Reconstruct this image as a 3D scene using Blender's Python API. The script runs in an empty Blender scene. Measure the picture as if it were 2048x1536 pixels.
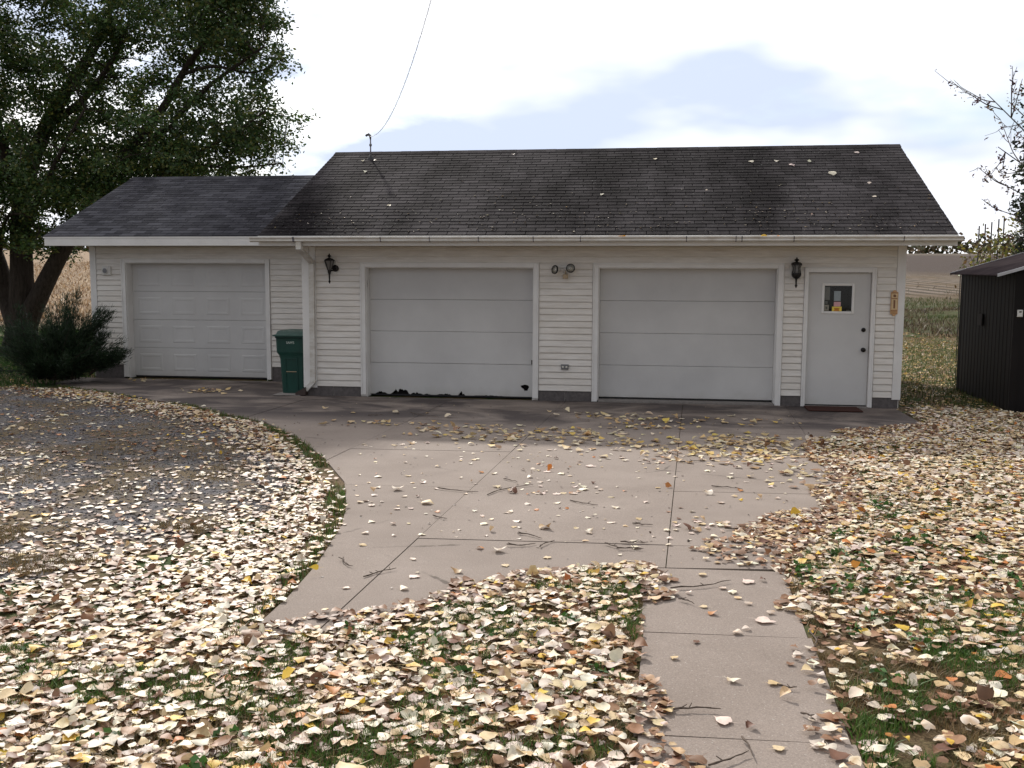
import bpy, math, random
import numpy as np
from mathutils import Vector, Matrix

rng = np.random.default_rng(11)
random.seed(7)
R = math.radians
scene = bpy.context.scene
col = scene.collection

# ------------------------------------------------------------------ camera
cam_d = bpy.data.cameras.new('camera')
cam = bpy.data.objects.new('camera', cam_d)
col.objects.link(cam)
cam_d.sensor_width = 36.0
cam_d.lens = 2000.0 / 2048.0 * 36.0
cam_d.clip_start = 0.05
cam_d.clip_end = 3000.0
cam.matrix_world = (Matrix.Translation((0, -15.8436, 1.9156)) @ Matrix.Rotation(0.1472, 4, 'Z')
                    @ Matrix.Rotation(math.pi / 2 - 0.1034, 4, 'X') @ Matrix.Rotation(0.0047, 4, 'Z'))
scene.camera = cam

# ------------------------------------------------------------------ sky, sun, exposure
SUN_EL, SUN_AZ = R(32.0), R(-27.0)          # azimuth from +Y, negative = from the left
world = bpy.data.worlds.new('World')
scene.world = world
world.use_nodes = True
wn, wl = world.node_tree.nodes, world.node_tree.links
wn.clear()
w_out = wn.new('ShaderNodeOutputWorld')
w_bg = wn.new('ShaderNodeBackground')
w_bg.inputs['Strength'].default_value = 0.1
w_sky = wn.new('ShaderNodeTexSky')
w_sky.sky_type = 'NISHITA'
w_sky.sun_disc = False
w_sky.sun_elevation = SUN_EL
w_sky.sun_rotation = SUN_AZ
w_tc = wn.new('ShaderNodeTexCoord')
w_map = wn.new('ShaderNodeMapping')
w_map.inputs['Scale'].default_value = (1.5, 1.5, 4.2)
w_map.inputs['Location'].default_value = (4.8, -0.9, 4.4)
w_n1 = wn.new('ShaderNodeTexNoise')
w_n1.inputs['Scale'].default_value = 1.7
w_n1.inputs['Detail'].default_value = 7.0
w_n1.inputs['Roughness'].default_value = 0.52
w_r1 = wn.new('ShaderNodeValToRGB')           # blue sky (0) or cloud (1)
w_r1.color_ramp.elements[0].position = 0.30
w_r1.color_ramp.elements[1].position = 0.42
w_n2 = wn.new('ShaderNodeTexNoise')
w_n2.inputs['Scale'].default_value = 1.15
w_n2.inputs['Detail'].default_value = 5.0
w_r2 = wn.new('ShaderNodeValToRGB')           # grey underside or white top of the cloud
w_r2.color_ramp.elements[0].position = 0.385
w_r2.color_ramp.elements[1].position = 0.52
w_r2.color_ramp.elements[0].color = (4.4, 4.95, 6.2, 1)
w_r2.color_ramp.elements[1].color = (9.25, 9.1, 9.0, 1)
w_mix = wn.new('ShaderNodeMix')
w_mix.data_type = 'RGBA'
wl.new(w_tc.outputs['Generated'], w_map.inputs['Vector'])
wl.new(w_map.outputs['Vector'], w_n1.inputs['Vector'])
wl.new(w_map.outputs['Vector'], w_n2.inputs['Vector'])
wl.new(w_n1.outputs['Fac'], w_r1.inputs['Fac'])
wl.new(w_n2.outputs['Fac'], w_r2.inputs['Fac'])
wl.new(w_r1.outputs['Color'], w_mix.inputs['Factor'])
wl.new(w_sky.outputs['Color'], w_mix.inputs['A'])
# clouds scatter sunlight forward: brighter round the sun, dimmer opposite it
w_dot = wn.new('ShaderNodeVectorMath')
w_dot.operation = 'DOT_PRODUCT'
w_dot.inputs[1].default_value = (math.sin(SUN_AZ) * math.cos(SUN_EL), math.cos(SUN_AZ) * math.cos(SUN_EL), math.sin(SUN_EL))
wl.new(w_tc.outputs['Generated'], w_dot.inputs[0])
w_ph = wn.new('ShaderNodeMapRange')
w_ph.interpolation_type = 'SMOOTHSTEP'
for i_, v_ in enumerate((-0.6, 1.0, 0.52, 1.32)): w_ph.inputs[i_ + 1].default_value = v_
wl.new(w_dot.outputs['Value'], w_ph.inputs[0])
w_sc = wn.new('ShaderNodeVectorMath')
w_sc.operation = 'SCALE'
wl.new(w_r2.outputs['Color'], w_sc.inputs[0])
wl.new(w_ph.outputs[0], w_sc.inputs['Scale'])
wl.new(w_sc.outputs['Vector'], w_mix.inputs['B'])
wl.new(w_mix.outputs['Result'], w_bg.inputs['Color'])
wl.new(w_bg.outputs['Background'], w_out.inputs['Surface'])

sun_d = bpy.data.lights.new('sun', 'SUN')
sun_d.energy = 3.7
sun_d.angle = R(2.2)
sun_d.color = (1.0, 0.95, 0.88)
sun = bpy.data.objects.new('sun', sun_d)
col.objects.link(sun)
sdir = Vector((math.sin(SUN_AZ) * math.cos(SUN_EL), math.cos(SUN_AZ) * math.cos(SUN_EL), math.sin(SUN_EL)))
sun.rotation_euler = sdir.to_track_quat('Z', 'Y').to_euler()
sun.location = (-20, 30, 40)

scene.view_settings.view_transform = 'Standard'
scene.view_settings.look = 'None'
scene.view_settings.gamma = 1.0
scene.view_settings.use_curve_mapping = False
scene.view_settings.exposure = 0.38


# ------------------------------------------------------------------ helpers: objects
OFF = {}


def tag(o, label=None, cat=None, group=None, kind=None):
    if label: o['label'] = label
    if cat: o['category'] = cat
    if group: o['group'] = group
    if kind: o['kind'] = kind
    return o


def empty(name, loc, label, cat, group=None):
    o = bpy.data.objects.new(name, None)
    o.empty_display_size = 0.2
    col.objects.link(o)
    o.location = loc
    OFF[o.name] = Vector(loc)
    return tag(o, label, cat, group)


def link(name, me, parent=None, loc=None):
    o = bpy.data.objects.new(name, me)
    col.objects.link(o)
    if parent is not None:
        o.parent = parent
        OFF[o.name] = OFF[parent.name] + (Vector(loc) if loc is not None else Vector((0, 0, 0)))
    else:
        OFF[o.name] = Vector(loc) if loc is not None else Vector((0, 0, 0))
    if loc is not None:
        o.location = loc
    return o


class MB:
    def __init__(s):
        s.v, s.f = [], []

    def add(s, vs, fs):
        n = len(s.v)
        s.v += [tuple(map(float, p)) for p in vs]
        s.f += [tuple(i + n for i in f) for f in fs]
        return s

    def box(s, x0, x1, y0, y1, z0, z1):
        return s.add([(x0, y0, z0), (x1, y0, z0), (x1, y1, z0), (x0, y1, z0),
                      (x0, y0, z1), (x1, y0, z1), (x1, y1, z1), (x0, y1, z1)],
                     [(0, 3, 2, 1), (4, 5, 6, 7), (0, 1, 5, 4), (1, 2, 6, 5), (2, 3, 7, 6), (3, 0, 4, 7)])

    def bbox(s, x0, x1, y0, y1, z0, z1, b=0.004):
        """box with its front (-Y) edges bevelled"""
        return s.add([(x0, y0 + b, z0), (x1, y0 + b, z0), (x1, y1, z0), (x0, y1, z0),
                      (x0, y0 + b, z1), (x1, y0 + b, z1), (x1, y1, z1), (x0, y1, z1),
                      (x0 + b, y0, z0 + b), (x1 - b, y0, z0 + b), (x1 - b, y0, z1 - b), (x0 + b, y0, z1 - b)],
                     [(0, 3, 2, 1), (4, 5, 6, 7), (1, 2, 6, 5), (2, 3, 7, 6), (3, 0, 4, 7),
                      (8, 9, 10, 11), (0, 1, 9, 8), (1, 5, 10, 9), (5, 4, 11, 10), (4, 0, 8, 11)])

    def prism_x(s, prof, x0, x1):
        n = len(prof)
        vs = [(x0, y, z) for y, z in prof] + [(x1, y, z) for y, z in prof]
        fs = [(i, (i + 1) % n, n + (i + 1) % n, n + i) for i in range(n)]
        fs += [tuple(range(n - 1, -1, -1)), tuple(range(n, 2 * n))]
        return s.add(vs, fs)

    def prism_y(s, prof, y0, y1):
        n = len(prof)
        vs = [(x, y0, z) for x, z in prof] + [(x, y1, z) for x, z in prof]
        fs = [(i, n + i, n + (i + 1) % n, (i + 1) % n) for i in range(n)]
        fs += [tuple(range(n)), tuple(range(2 * n - 1, n - 1, -1))]
        return s.add(vs, fs)

    def prism_z(s, prof, z0, z1):
        n = len(prof)
        vs = [(x, y, z0) for x, y in prof] + [(x, y, z1) for x, y in prof]
        fs = [(i, (i + 1) % n, n + (i + 1) % n, n + i) for i in range(n)]
        fs += [tuple(range(n - 1, -1, -1)), tuple(range(n, 2 * n))]
        return s.add(vs, fs)

    def tube(s, pts, rad, n=6, cap=True):
        pts = [Vector(p) for p in pts]
        if not hasattr(rad, '__len__'): rad = [rad] * len(pts)
        base = len(s.v)
        up = Vector((0.3, 0.2, 1)).normalized()
        for i, p in enumerate(pts):
            d = (pts[min(i + 1, len(pts) - 1)] - pts[max(i - 1, 0)])
            d = d.normalized() if d.length > 1e-9 else Vector((0, 0, 1))
            a = d.cross(up)
            if a.length < 0.05: a = d.cross(Vector((1, 0, 0)))
            a.normalize()
            b = d.cross(a)
            for k in range(n):
                t = 2 * math.pi * k / n
                s.v.append(tuple(p + (a * math.cos(t) + b * math.sin(t)) * rad[i]))
        for i in range(len(pts) - 1):
            for k in range(n):
                k2 = (k + 1) % n
                s.f.append((base + i * n + k, base + i * n + k2, base + (i + 1) * n + k2, base + (i + 1) * n + k))
        if cap:
            s.f.append(tuple(base + k for k in range(n - 1, -1, -1)))
            e = base + (len(pts) - 1) * n
            s.f.append(tuple(e + k for k in range(n)))
        return s

    def lathe(s, prof, cx, cy, n=12, axis='z', cap=True):
        """prof: (radius, height) pairs; axis z: around (cx, cy); axis y: around (x=cx, z=cy), height along y"""
        base = len(s.v)
        for r, h in prof:
            for k in range(n):
                t = 2 * math.pi * k / n
                if axis == 'z': s.v.append((cx + r * math.cos(t), cy + r * math.sin(t), h))
                else: s.v.append((cx + r * math.cos(t), h, cy + r * math.sin(t)))
        for i in range(len(prof) - 1):
            for k in range(n):
                k2 = (k + 1) % n
                f = (base + i * n + k, base + i * n + k2, base + (i + 1) * n + k2, base + (i + 1) * n + k)
                s.f.append(f if axis == 'z' else f[::-1])
        if not cap: return s
        s.f.append(tuple(base + k for k in range(n)))
        e = base + (len(prof) - 1) * n
        s.f.append(tuple(e + k for k in range(n)))
        return s

    def mesh(s, name, m, off=(0, 0, 0), smooth=False):
        me = bpy.data.meshes.new(name)
        ox, oy, oz = off
        me.from_pydata([(x - ox, y - oy, z - oz) for x, y, z in s.v], [], s.f)
        me.materials.append(m)
        if smooth: me.polygons.foreach_set('use_smooth', [True] * len(me.polygons))
        me.update()
        return me

    def build(s, name, m, parent=None, smooth=False):
        off = OFF[parent.name] if parent is not None else (0, 0, 0)
        return link(name, s.mesh(name, m, off, smooth), parent)


def np_mesh(name, V, F, m, colors=None, off=(0, 0, 0), smooth=False):
    """V (n,3), F (k,3|4) numpy; colors (n,3) per vertex"""
    V = np.asarray(V, np.float32) - np.array(off, np.float32)
    F = np.asarray(F, np.int32)
    me = bpy.data.meshes.new(name)
    me.vertices.add(len(V))
    me.vertices.foreach_set('co', V.ravel())
    k = F.shape[1]
    me.loops.add(F.size)
    me.loops.foreach_set('vertex_index', F.ravel())
    me.polygons.add(len(F))
    me.polygons.foreach_set('loop_start', np.arange(0, F.size, k, dtype=np.int32))
    me.polygons.foreach_set('loop_total', np.full(len(F), k, np.int32))
    if smooth: me.polygons.foreach_set('use_smooth', np.ones(len(F), bool))
    if colors is not None:
        a = me.color_attributes.new('tint', 'FLOAT_COLOR', 'POINT')
        c = np.ones((len(V), 4), np.float32)
        c[:, :3] = colors
        a.data.foreach_set('color', c.ravel())
    me.materials.append(m)
    me.update(calc_edges=True)
    me.validate()
    return me


# ------------------------------------------------------------------ helpers: materials
class NT:
    def __init__(s, name):
        s.m = bpy.data.materials.new(name)
        s.m.use_nodes = True
        s.n, s.l = s.m.node_tree.nodes, s.m.node_tree.links
        s.n.clear()
        s.out = s.n.new('ShaderNodeOutputMaterial')
        s.p = s.n.new('ShaderNodeBsdfPrincipled')
        s.l.new(s.p.outputs[0], s.out.inputs['Surface'])
        s._pos = None

    def pos(s):
        if s._pos is None: s._pos = s.n.new('ShaderNodeNewGeometry').outputs['Position']
        return s._pos

    def island(s):
        return s.n.new('ShaderNodeNewGeometry').outputs['Random Per Island']

    def objrand(s):
        return s.n.new('ShaderNodeObjectInfo').outputs['Random']

    def mapped(s, scale):
        mp = s.n.new('ShaderNodeMapping')
        mp.inputs['Scale'].default_value = scale
        s.l.new(s.pos(), mp.inputs['Vector'])
        return mp.outputs[0]

    def noise(s, scale, detail=4, rough=0.55, vec=None, dist=0.0):
        t = s.n.new('ShaderNodeTexNoise')
        t.inputs['Scale'].default_value = scale
        t.inputs['Detail'].default_value = detail
        t.inputs['Roughness'].default_value = rough
        t.inputs['Distortion'].default_value = dist
        s.l.new(vec if vec is not None else s.pos(), t.inputs['Vector'])
        return t.outputs['Fac']

    def voro(s, scale, vec=None, out='Distance', feature='F1'):
        t = s.n.new('ShaderNodeTexVoronoi')
        t.feature = feature
        t.inputs['Scale'].default_value = scale
        s.l.new(vec if vec is not None else s.pos(), t.inputs['Vector'])
        return t.outputs[out]

    def ramp(s, fac, stops, interp='LINEAR'):
        r = s.n.new('ShaderNodeValToRGB')
        r.color_ramp.interpolation = interp
        e = r.color_ramp.elements
        while len(e) < len(stops): e.new(0.5)
        for i, (p, c) in enumerate(stops):
            e[i].position = p
            e[i].color = (c, c, c, 1) if not hasattr(c, '__len__') else (*c, 1)
        s.l.new(fac, r.inputs['Fac'])
        return r.outputs['Color']

    def sep(s, axis):
        x = s.n.new('ShaderNodeSeparateXYZ')
        s.l.new(s.pos(), x.inputs[0])
        return x.outputs[axis]

    def rng(s, val, a, b, c=0.0, d=1.0):
        r = s.n.new('ShaderNodeMapRange')
        s.l.new(val, r.inputs[0])
        for i, q in enumerate((a, b, c, d)): r.inputs[i + 1].default_value = q
        return r.outputs[0]

    def math(s, op, a, b):
        t = s.n.new('ShaderNodeMath')
        t.operation = op
        for i, q in enumerate((a, b)):
            if hasattr(q, 'is_linked') or hasattr(q, 'links'): s.l.new(q, t.inputs[i])
            else: t.inputs[i].default_value = q
        return t.outputs[0]

    def mix(s, fac, a, b, mode='MIX'):
        t = s.n.new('ShaderNodeMix')
        t.data_type = 'RGBA'
        t.blend_type = mode
        for k, q in (('Factor', fac), ('A', a), ('B', b)):
            if hasattr(q, 'links'): s.l.new(q, t.inputs[k])
            elif hasattr(q, '__len__'): t.inputs[k].default_value = (*q, 1)
            else: t.inputs[k].default_value = q if k == 'Factor' else (q, q, q, 1)
        return t.outputs['Result']

    def attr(s, name='tint'):
        a = s.n.new('ShaderNodeAttribute')
        a.attribute_name = name
        return a.outputs['Color']

    def set(s, color=None, rough=0.6, spec=0.5, metal=0.0, bump=None, bstr=0.3, bdist=0.01):
        if color is not None:
            if hasattr(color, 'links'): s.l.new(color, s.p.inputs['Base Color'])
            else: s.p.inputs['Base Color'].default_value = (*color, 1)
        if hasattr(rough, 'links'): s.l.new(rough, s.p.inputs['Roughness'])
        else: s.p.inputs['Roughness'].default_value = rough
        s.p.inputs['Specular IOR Level'].default_value = spec
        s.p.inputs['Metallic'].default_value = metal
        if bump is not None:
            b = s.n.new('ShaderNodeBump')
            b.inputs['Strength'].default_value = bstr
            b.inputs['Distance'].default_value = bdist
            s.l.new(bump, b.inputs['Height'])
            s.l.new(b.outputs[0], s.p.inputs['Normal'])
        return s.m

    def translucent(s, color, fac):
        t = s.n.new('ShaderNodeBsdfTranslucent')
        if hasattr(color, 'links'): s.l.new(color, t.inputs['Color'])
        else: t.inputs['Color'].default_value = (*color, 1)
        x = s.n.new('ShaderNodeMixShader')
        x.inputs[0].default_value = fac
        s.l.new(s.p.outputs[0], x.inputs[1])
        s.l.new(t.outputs[0], x.inputs[2])
        s.l.new(x.outputs[0], s.out.inputs['Surface'])
        return s.m


def plain(name, c, rough=0.5, spec=0.5, metal=0.0, var=0.12, scale=9.0, bump=0.0):
    t = NT(name)
    n = t.noise(scale, 5, 0.6)
    lo = tuple(x * (1 - var) for x in c)
    hi = tuple(min(1, x * (1 + var)) for x in c)
    cc = t.ramp(n, [(0.3, lo), (0.7, hi)])
    return t.set(cc, rough, spec, metal, bump=n if bump else None, bstr=bump)


MAT = {}


def make_materials():
    # vinyl siding: warm white, faint streaks of dirt
    t = NT('vinyl_siding')
    a = t.noise(3.0, 6, 0.6, t.mapped((0.6, 1, 5.0)))
    b = t.noise(28, 3, 0.6, t.mapped((0.15, 1, 1.0)))
    r = t.objrand()
    c = t.ramp(a, [(0.3, (0.71, 0.66, 0.595)), (0.62, (0.81, 0.775, 0.725))])
    c = t.mix(0.25, c, t.ramp(b, [(0.35, 0.55), (0.65, 1.0)]), 'MULTIPLY')
    c = t.mix(0.12, c, t.ramp(r, [(0, (0.75, 0.72, 0.68)), (1, (1, 1, 1))]), 'MULTIPLY')
    MAT['siding'] = t.set(c, 0.42, 0.4, bump=b, bstr=0.06, bdist=0.004)

    t = NT('white_trim')
    a = t.noise(2.2, 5, 0.6)
    b = t.noise(16, 4, 0.7, t.mapped((2.0, 2.0, 0.35)))
    c = t.ramp(a, [(0.3, (0.70, 0.68, 0.655)), (0.7, (0.80, 0.79, 0.77))])
    c = t.mix(t.ramp(b, [(0.60, 0.0), (0.80, 0.35)]), c, (0.40, 0.36, 0.31))
    MAT['trim'] = t.set(c, 0.4, 0.4)

    t = NT('white_gutter')
    a = t.noise(5, 5, 0.65, t.mapped((1.2, 1, 3)))
    c = t.ramp(a, [(0.32, (0.50, 0.46, 0.40)), (0.6, (0.66, 0.64, 0.60))])
    MAT['gutter'] = t.set(c, 0.35, 0.45)

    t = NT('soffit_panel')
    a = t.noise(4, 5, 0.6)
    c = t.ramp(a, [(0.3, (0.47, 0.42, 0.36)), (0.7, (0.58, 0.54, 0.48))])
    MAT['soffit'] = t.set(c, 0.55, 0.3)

    # painted garage door: dull white, smudges, grime that rises from the bottom edge
    t = NT('painted_door')
    a = t.noise(0.9, 6, 0.6)
    b = t.noise(30, 5, 0.7)
    c = t.ramp(a, [(0.3, (0.54, 0.53, 0.52)), (0.7, (0.645, 0.635, 0.62))])
    low = t.rng(t.sep('Z'), 0.0, 0.38, 1.0, 0.0)
    g = t.math('MULTIPLY', low, t.noise(2.5, 6, 0.7))
    c = t.mix(t.ramp(g, [(0.28, 0.0), (0.62, 0.55)]), c, (0.42, 0.40, 0.35))
    c = t.mix(t.ramp(b, [(0.68, 0.0), (0.76, 0.5)]), c, (0.48, 0.46, 0.42))
    MAT['door'] = t.set(c, 0.45, 0.35, bump=t.noise(60, 3, 0.6, t.mapped((0.15, 1, 1))), bstr=0.08, bdist=0.003)

    t = NT('rotten_wood')
    a = t.noise(40, 5, 0.7)
    MAT['rot'] = t.set(t.ramp(a, [(0.3, (0.012, 0.01, 0.009)), (0.7, (0.05, 0.035, 0.025))]), 0.9, 0.2, bump=a, bstr=0.6)

    t = NT('foundation_block')
    a = t.noise(14, 6, 0.7)
    c = t.ramp(a, [(0.3, (0.085, 0.075, 0.075)), (0.7, (0.15, 0.135, 0.13))])
    MAT['foundation'] = t.set(c, 0.9, 0.2, bump=a, bstr=0.4)

    # asphalt shingles
    for nm, base, warm in (('shingle_main', (0.046, 0.041, 0.043), (0.0115, 0.0095, 0.0105)), ('shingle_left', (0.072, 0.071, 0.080), (0.042, 0.041, 0.048))):
        t = NT(nm)
        isl = t.island()
        ob = t.objrand()
        big = t.noise(0.62, 5, 0.62, t.mapped((1.3, 0.45, 0.45)))
        gr = t.noise(240, 3, 0.8)
        c = t.mix(t.ramp(big, [(0.38, 0.0), (0.58, 1.0)]), warm, base)
        c = t.mix(0.8, c, t.ramp(t.math('FRACT', t.math('ADD', isl, ob), 0.0), [(0, 0.55), (0.6, 1.0), (1, 1.4)]), 'MULTIPLY')
        c = t.mix(0.5, c, t.ramp(gr, [(0.3, 0.5), (0.7, 1.45)]), 'MULTIPLY')
        # lichen specks, thicker towards the eaves
        sp = t.noise(26, 5, 0.75)
        band = t.noise(1.6, 3, 0.6, t.mapped((1, 0.8, 0.8)))
        k = t.math('MULTIPLY', t.ramp(sp, [(0.60, 0.0), (0.66, 1.0)]), t.ramp(band, [(0.42, 0.0), (0.66, 0.75)]))
        c = t.mix(k, c, (0.26, 0.26, 0.25))
        MAT[nm] = t.set(c, 0.95, 0.04, bump=gr, bstr=0.5, bdist=0.004)

    # broom-finished concrete, pinkish grey, damp dirt along the garage, darkened further for its shade
    t = NT('concrete')
    a = t.noise(1.1, 6, 0.6)
    fine = t.noise(120, 4, 0.8)
    c = t.ramp(a, [(0.3, (0.208, 0.169, 0.143)), (0.7, (0.262, 0.217, 0.187))])
    c = t.mix(0.6, c, t.ramp(fine, [(0.30, 0.5), (0.70, 1.5)]), 'MULTIPLY')
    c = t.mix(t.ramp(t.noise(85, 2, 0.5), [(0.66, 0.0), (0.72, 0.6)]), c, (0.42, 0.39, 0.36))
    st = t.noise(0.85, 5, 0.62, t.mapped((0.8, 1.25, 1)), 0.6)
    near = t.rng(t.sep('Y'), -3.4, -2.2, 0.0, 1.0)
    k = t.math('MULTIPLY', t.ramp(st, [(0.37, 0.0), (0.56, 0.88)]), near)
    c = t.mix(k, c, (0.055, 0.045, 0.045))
    st2 = t.noise(2.2, 6, 0.7)
    c = t.mix(t.ramp(st2, [(0.60, 0.0), (0.75, 0.25)]), c, (0.17, 0.14, 0.125))
    bl = t.noise(0.45, 4, 0.6, None, 0.8)
    c = t.mix(t.ramp(bl, [(0.52, 0.0), (0.66, 0.3)]), c, (0.15, 0.118, 0.10))
    cr = t.voro(0.55, t.mapped((1, 0.8, 1)), 'Distance', 'DISTANCE_TO_EDGE')
    crn = t.math('ADD', cr, t.math('MULTIPLY', t.noise(5, 4, 0.7), 0.06))
    c = t.mix(t.math('MULTIPLY', t.ramp(crn, [(0.030, 1.0), (0.036, 0.0)]), t.ramp(t.noise(0.6, 2, 0.5), [(0.54, 0.0), (0.60, 0.75)])), c, (0.07, 0.055, 0.045))
    c = t.mix(0.10, c, t.ramp(t.objrand(), [(0, 0.6), (1, 1.1)]), 'MULTIPLY')
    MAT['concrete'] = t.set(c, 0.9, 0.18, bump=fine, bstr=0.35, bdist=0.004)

    t = NT('slab_joint_dirt')
    a = t.noise(30, 4, 0.7)
    MAT['joint'] = t.set(t.ramp(a, [(0.3, (0.03, 0.026, 0.02)), (0.7, (0.085, 0.075, 0.05))]), 0.95, 0.1)

    # gravel: grey crushed stone
    t = NT('gravel')
    v = t.voro(40, out='Color')
    d = t.voro(40, out='Distance')
    a = t.noise(1.3, 5, 0.65)
    c = t.mix(0.85, (0.125, 0.118, 0.122), t.ramp(v, [(0.1, 0.3), (0.9, 1.45)]), 'MULTIPLY')
    c = t.mix(t.ramp(a, [(0.42, 0.0), (0.58, 0.9)]), c, t.ramp(t.noise(40, 4, 0.7), [(0.3, (0.085, 0.062, 0.035)), (0.7, (0.17, 0.125, 0.07))]))
    MAT['gravel'] = t.set(c, 0.95, 0.08, bump=d, bstr=0.8, bdist=0.012)

    # lawn soil: thatch and low green
    t = NT('lawn_soil')
    a = t.noise(1.7, 6, 0.65)
    f = t.noise(70, 4, 0.75)
    br = t.ramp(f, [(0.3, (0.07, 0.046, 0.025)), (0.7, (0.20, 0.14, 0.075))])
    gn = t.ramp(f, [(0.3, (0.022, 0.042, 0.012)), (0.7, (0.07, 0.105, 0.03))])
    c = t.mix(t.ramp(a, [(0.46, 0.0), (0.60, 1.0)]), br, gn)
    MAT['lawn'] = t.set(c, 0.95, 0.15, bump=f, bstr=0.8, bdist=0.02)

    # field: corn stubble on the left, weeds, crop rows and ploughed land on the right
    t = NT('field_soil')
    f = t.noise(9, 6, 0.75)
    y = t.sep('Y')
    x = t.sep('X')
    rowv = t.mapped((1.0, 1.0, 0.0))
    rowv.node.inputs['Rotation'].default_value = (0, 0, -0.33)
    w = t.n.new('ShaderNodeTexWave')
    w.wave_type = 'BANDS'
    w.bands_direction = 'X'
    w.inputs['Scale'].default_value = 0.20
    w.inputs['Distortion'].default_value = 1.6
    w.inputs['Detail'].default_value = 3
    w.inputs['Detail Scale'].default_value = 2.0
    t.l.new(rowv, w.inputs['Vector'])
    weeds = t.ramp(t.noise(0.7, 7, 0.75), [(0.35, (0.07, 0.05, 0.035)), (0.5, (0.085, 0.08, 0.038)), (0.65, (0.045, 0.075, 0.022))])
    rows = t.mix(w.outputs['Fac'], (0.055, 0.042, 0.028), (0.21, 0.17, 0.135))
    rows = t.mix(t.ramp(t.noise(0.22, 5, 0.7), [(0.45, 0.0), (0.6, 0.85)]), rows, (0.12, 0.085, 0.05))
    plough = t.ramp(f, [(0.3, (0.05, 0.038, 0.032)), (0.7, (0.095, 0.072, 0.06))])
    c = t.mix(t.rng(y, 27, 36), weeds, rows)
    c = t.mix(t.rng(y, 62, 78), c, plough)
    c = t.mix(t.rng(y, 128, 138), c, t.mix(w.outputs['Fac'], (0.065, 0.05, 0.038), (0.18, 0.15, 0.115)))
    c = t.mix(t.rng(y, 168, 180), c, (0.085, 0.10, 0.04))
    corn = t.ramp(f, [(0.3, (0.13, 0.085, 0.05)), (0.7, (0.34, 0.24, 0.15))])
    c = t.mix(t.rng(x, -2, -8), c, corn)
    MAT['field'] = t.set(c, 0.95, 0.1, bump=f, bstr=0.9, bdist=0.1)

    # leaves and plants take their tint from the mesh
    t = NT('dry_leaf')
    a = t.attr()
    n = t.noise(90, 3, 0.6)
    c = t.mix(0.35, a, t.ramp(n, [(0.3, 0.72), (0.7, 1.15)]), 'MULTIPLY')
    t.set(c, 0.55, 0.35)
    MAT['leaf'] = t.translucent(a, 0.18)

    t = NT('green_leaf')
    a = t.attr()
    t.set(a, 0.55, 0.4)
    MAT['green'] = t.translucent(a, 0.30)

    t = NT('grass_blade')
    a = t.attr()
    t.set(a, 0.6, 0.3)
    MAT['grass'] = t.translucent(a, 0.25)

    t = NT('bark')
    a = t.noise(6, 7, 0.7, t.mapped((3.0, 3.0, 0.5)))
    c = t.ramp(a, [(0.3, (0.022, 0.017, 0.014)), (0.7, (0.075, 0.06, 0.05))])
    MAT['bark'] = t.set(c, 0.95, 0.15, bump=a, bstr=0.9, bdist=0.05)

    t = NT('twig_bark')
    a = t.noise(60, 4, 0.7)
    MAT['twig'] = t.set(t.ramp(a, [(0.3, (0.045, 0.033, 0.026)), (0.7, (0.15, 0.115, 0.09))]), 0.9, 0.2)

    MAT['green_plastic'] = plain('green_bin_plastic', (0.005, 0.046, 0.034), 0.42, 0.5, 0, 0.18, 5)
    MAT['green_dark'] = plain('green_bin_plastic_recess', (0.007, 0.055, 0.041), 0.5, 0.4, 0, 0.2, 6)
    MAT['lettering'] = plain('pale_lettering', (0.62, 0.70, 0.64), 0.5, var=0.05)
    MAT['black_iron'] = plain('black_iron', (0.012, 0.010, 0.010), 0.45, 0.5, 0.3, 0.3, 30)
    MAT['black_rubber'] = plain('black_rubber', (0.015, 0.014, 0.014), 0.7)
    MAT['brown_metal'] = plain('brown_metal', (0.045, 0.028, 0.022), 0.55)
    MAT['white_plastic'] = plain('white_plastic', (0.66, 0.645, 0.61), 0.45, var=0.06)
    MAT['beige_plastic'] = plain('beige_plastic', (0.42, 0.32, 0.20), 0.45)
    MAT['grey_metal'] = plain('grey_metal', (0.20, 0.20, 0.205), 0.5, 0.5, 0.4)
    MAT['grey_pipe'] = plain('weathered_pipe', (0.15, 0.14, 0.155), 0.6, 0.4, 0.2)
    MAT['silver'] = plain('reflector_silver', (0.72, 0.70, 0.62), 0.3, 0.6, 0.25, 0.1)
    MAT['tar'] = plain('roof_tar', (0.02, 0.019, 0.02), 0.7)
    MAT['mat'] = plain('doormat_fibre', (0.055, 0.025, 0.02), 0.95, 0.1, 0, 0.4, 60, 0.6)
    MAT['pad'] = plain('paver_pad', (0.22, 0.20, 0.185), 0.9, 0.2, 0, 0.2, 20, 0.3)
    MAT['interior'] = plain('dark_interior', (0.012, 0.010, 0.011), 0.9, 0.1)
    MAT['plaque'] = plain('plaque_tan', (0.52, 0.30, 0.14), 0.5, var=0.15)
    MAT['plaque_dark'] = plain('plaque_brown', (0.20, 0.09, 0.04), 0.55)
    MAT['plaque_light'] = plain('plaque_face', (0.64, 0.47, 0.27), 0.5)
    MAT['yellow'] = plain('yellow_card', (0.80, 0.60, 0.08), 0.5, var=0.06)
    MAT['orange'] = plain('orange_print', (0.50, 0.19, 0.02), 0.5, var=0.2, scale=60)
    MAT['pink'] = plain('pink_card', (0.66, 0.36, 0.38), 0.6, var=0.06)
    MAT['paper'] = plain('pale_paper', (0.30, 0.34, 0.36), 0.7, var=0.15, scale=25)
    MAT['paper_dim'] = plain('dim_paper', (0.10, 0.10, 0.085), 0.7, var=0.2, scale=25)
    MAT['paper_cream'] = plain('cream_paper', (0.28, 0.26, 0.21), 0.7, var=0.2, scale=30)
    MAT['wire'] = plain('cable_sheath', (0.035, 0.03, 0.045), 0.6)
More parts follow.
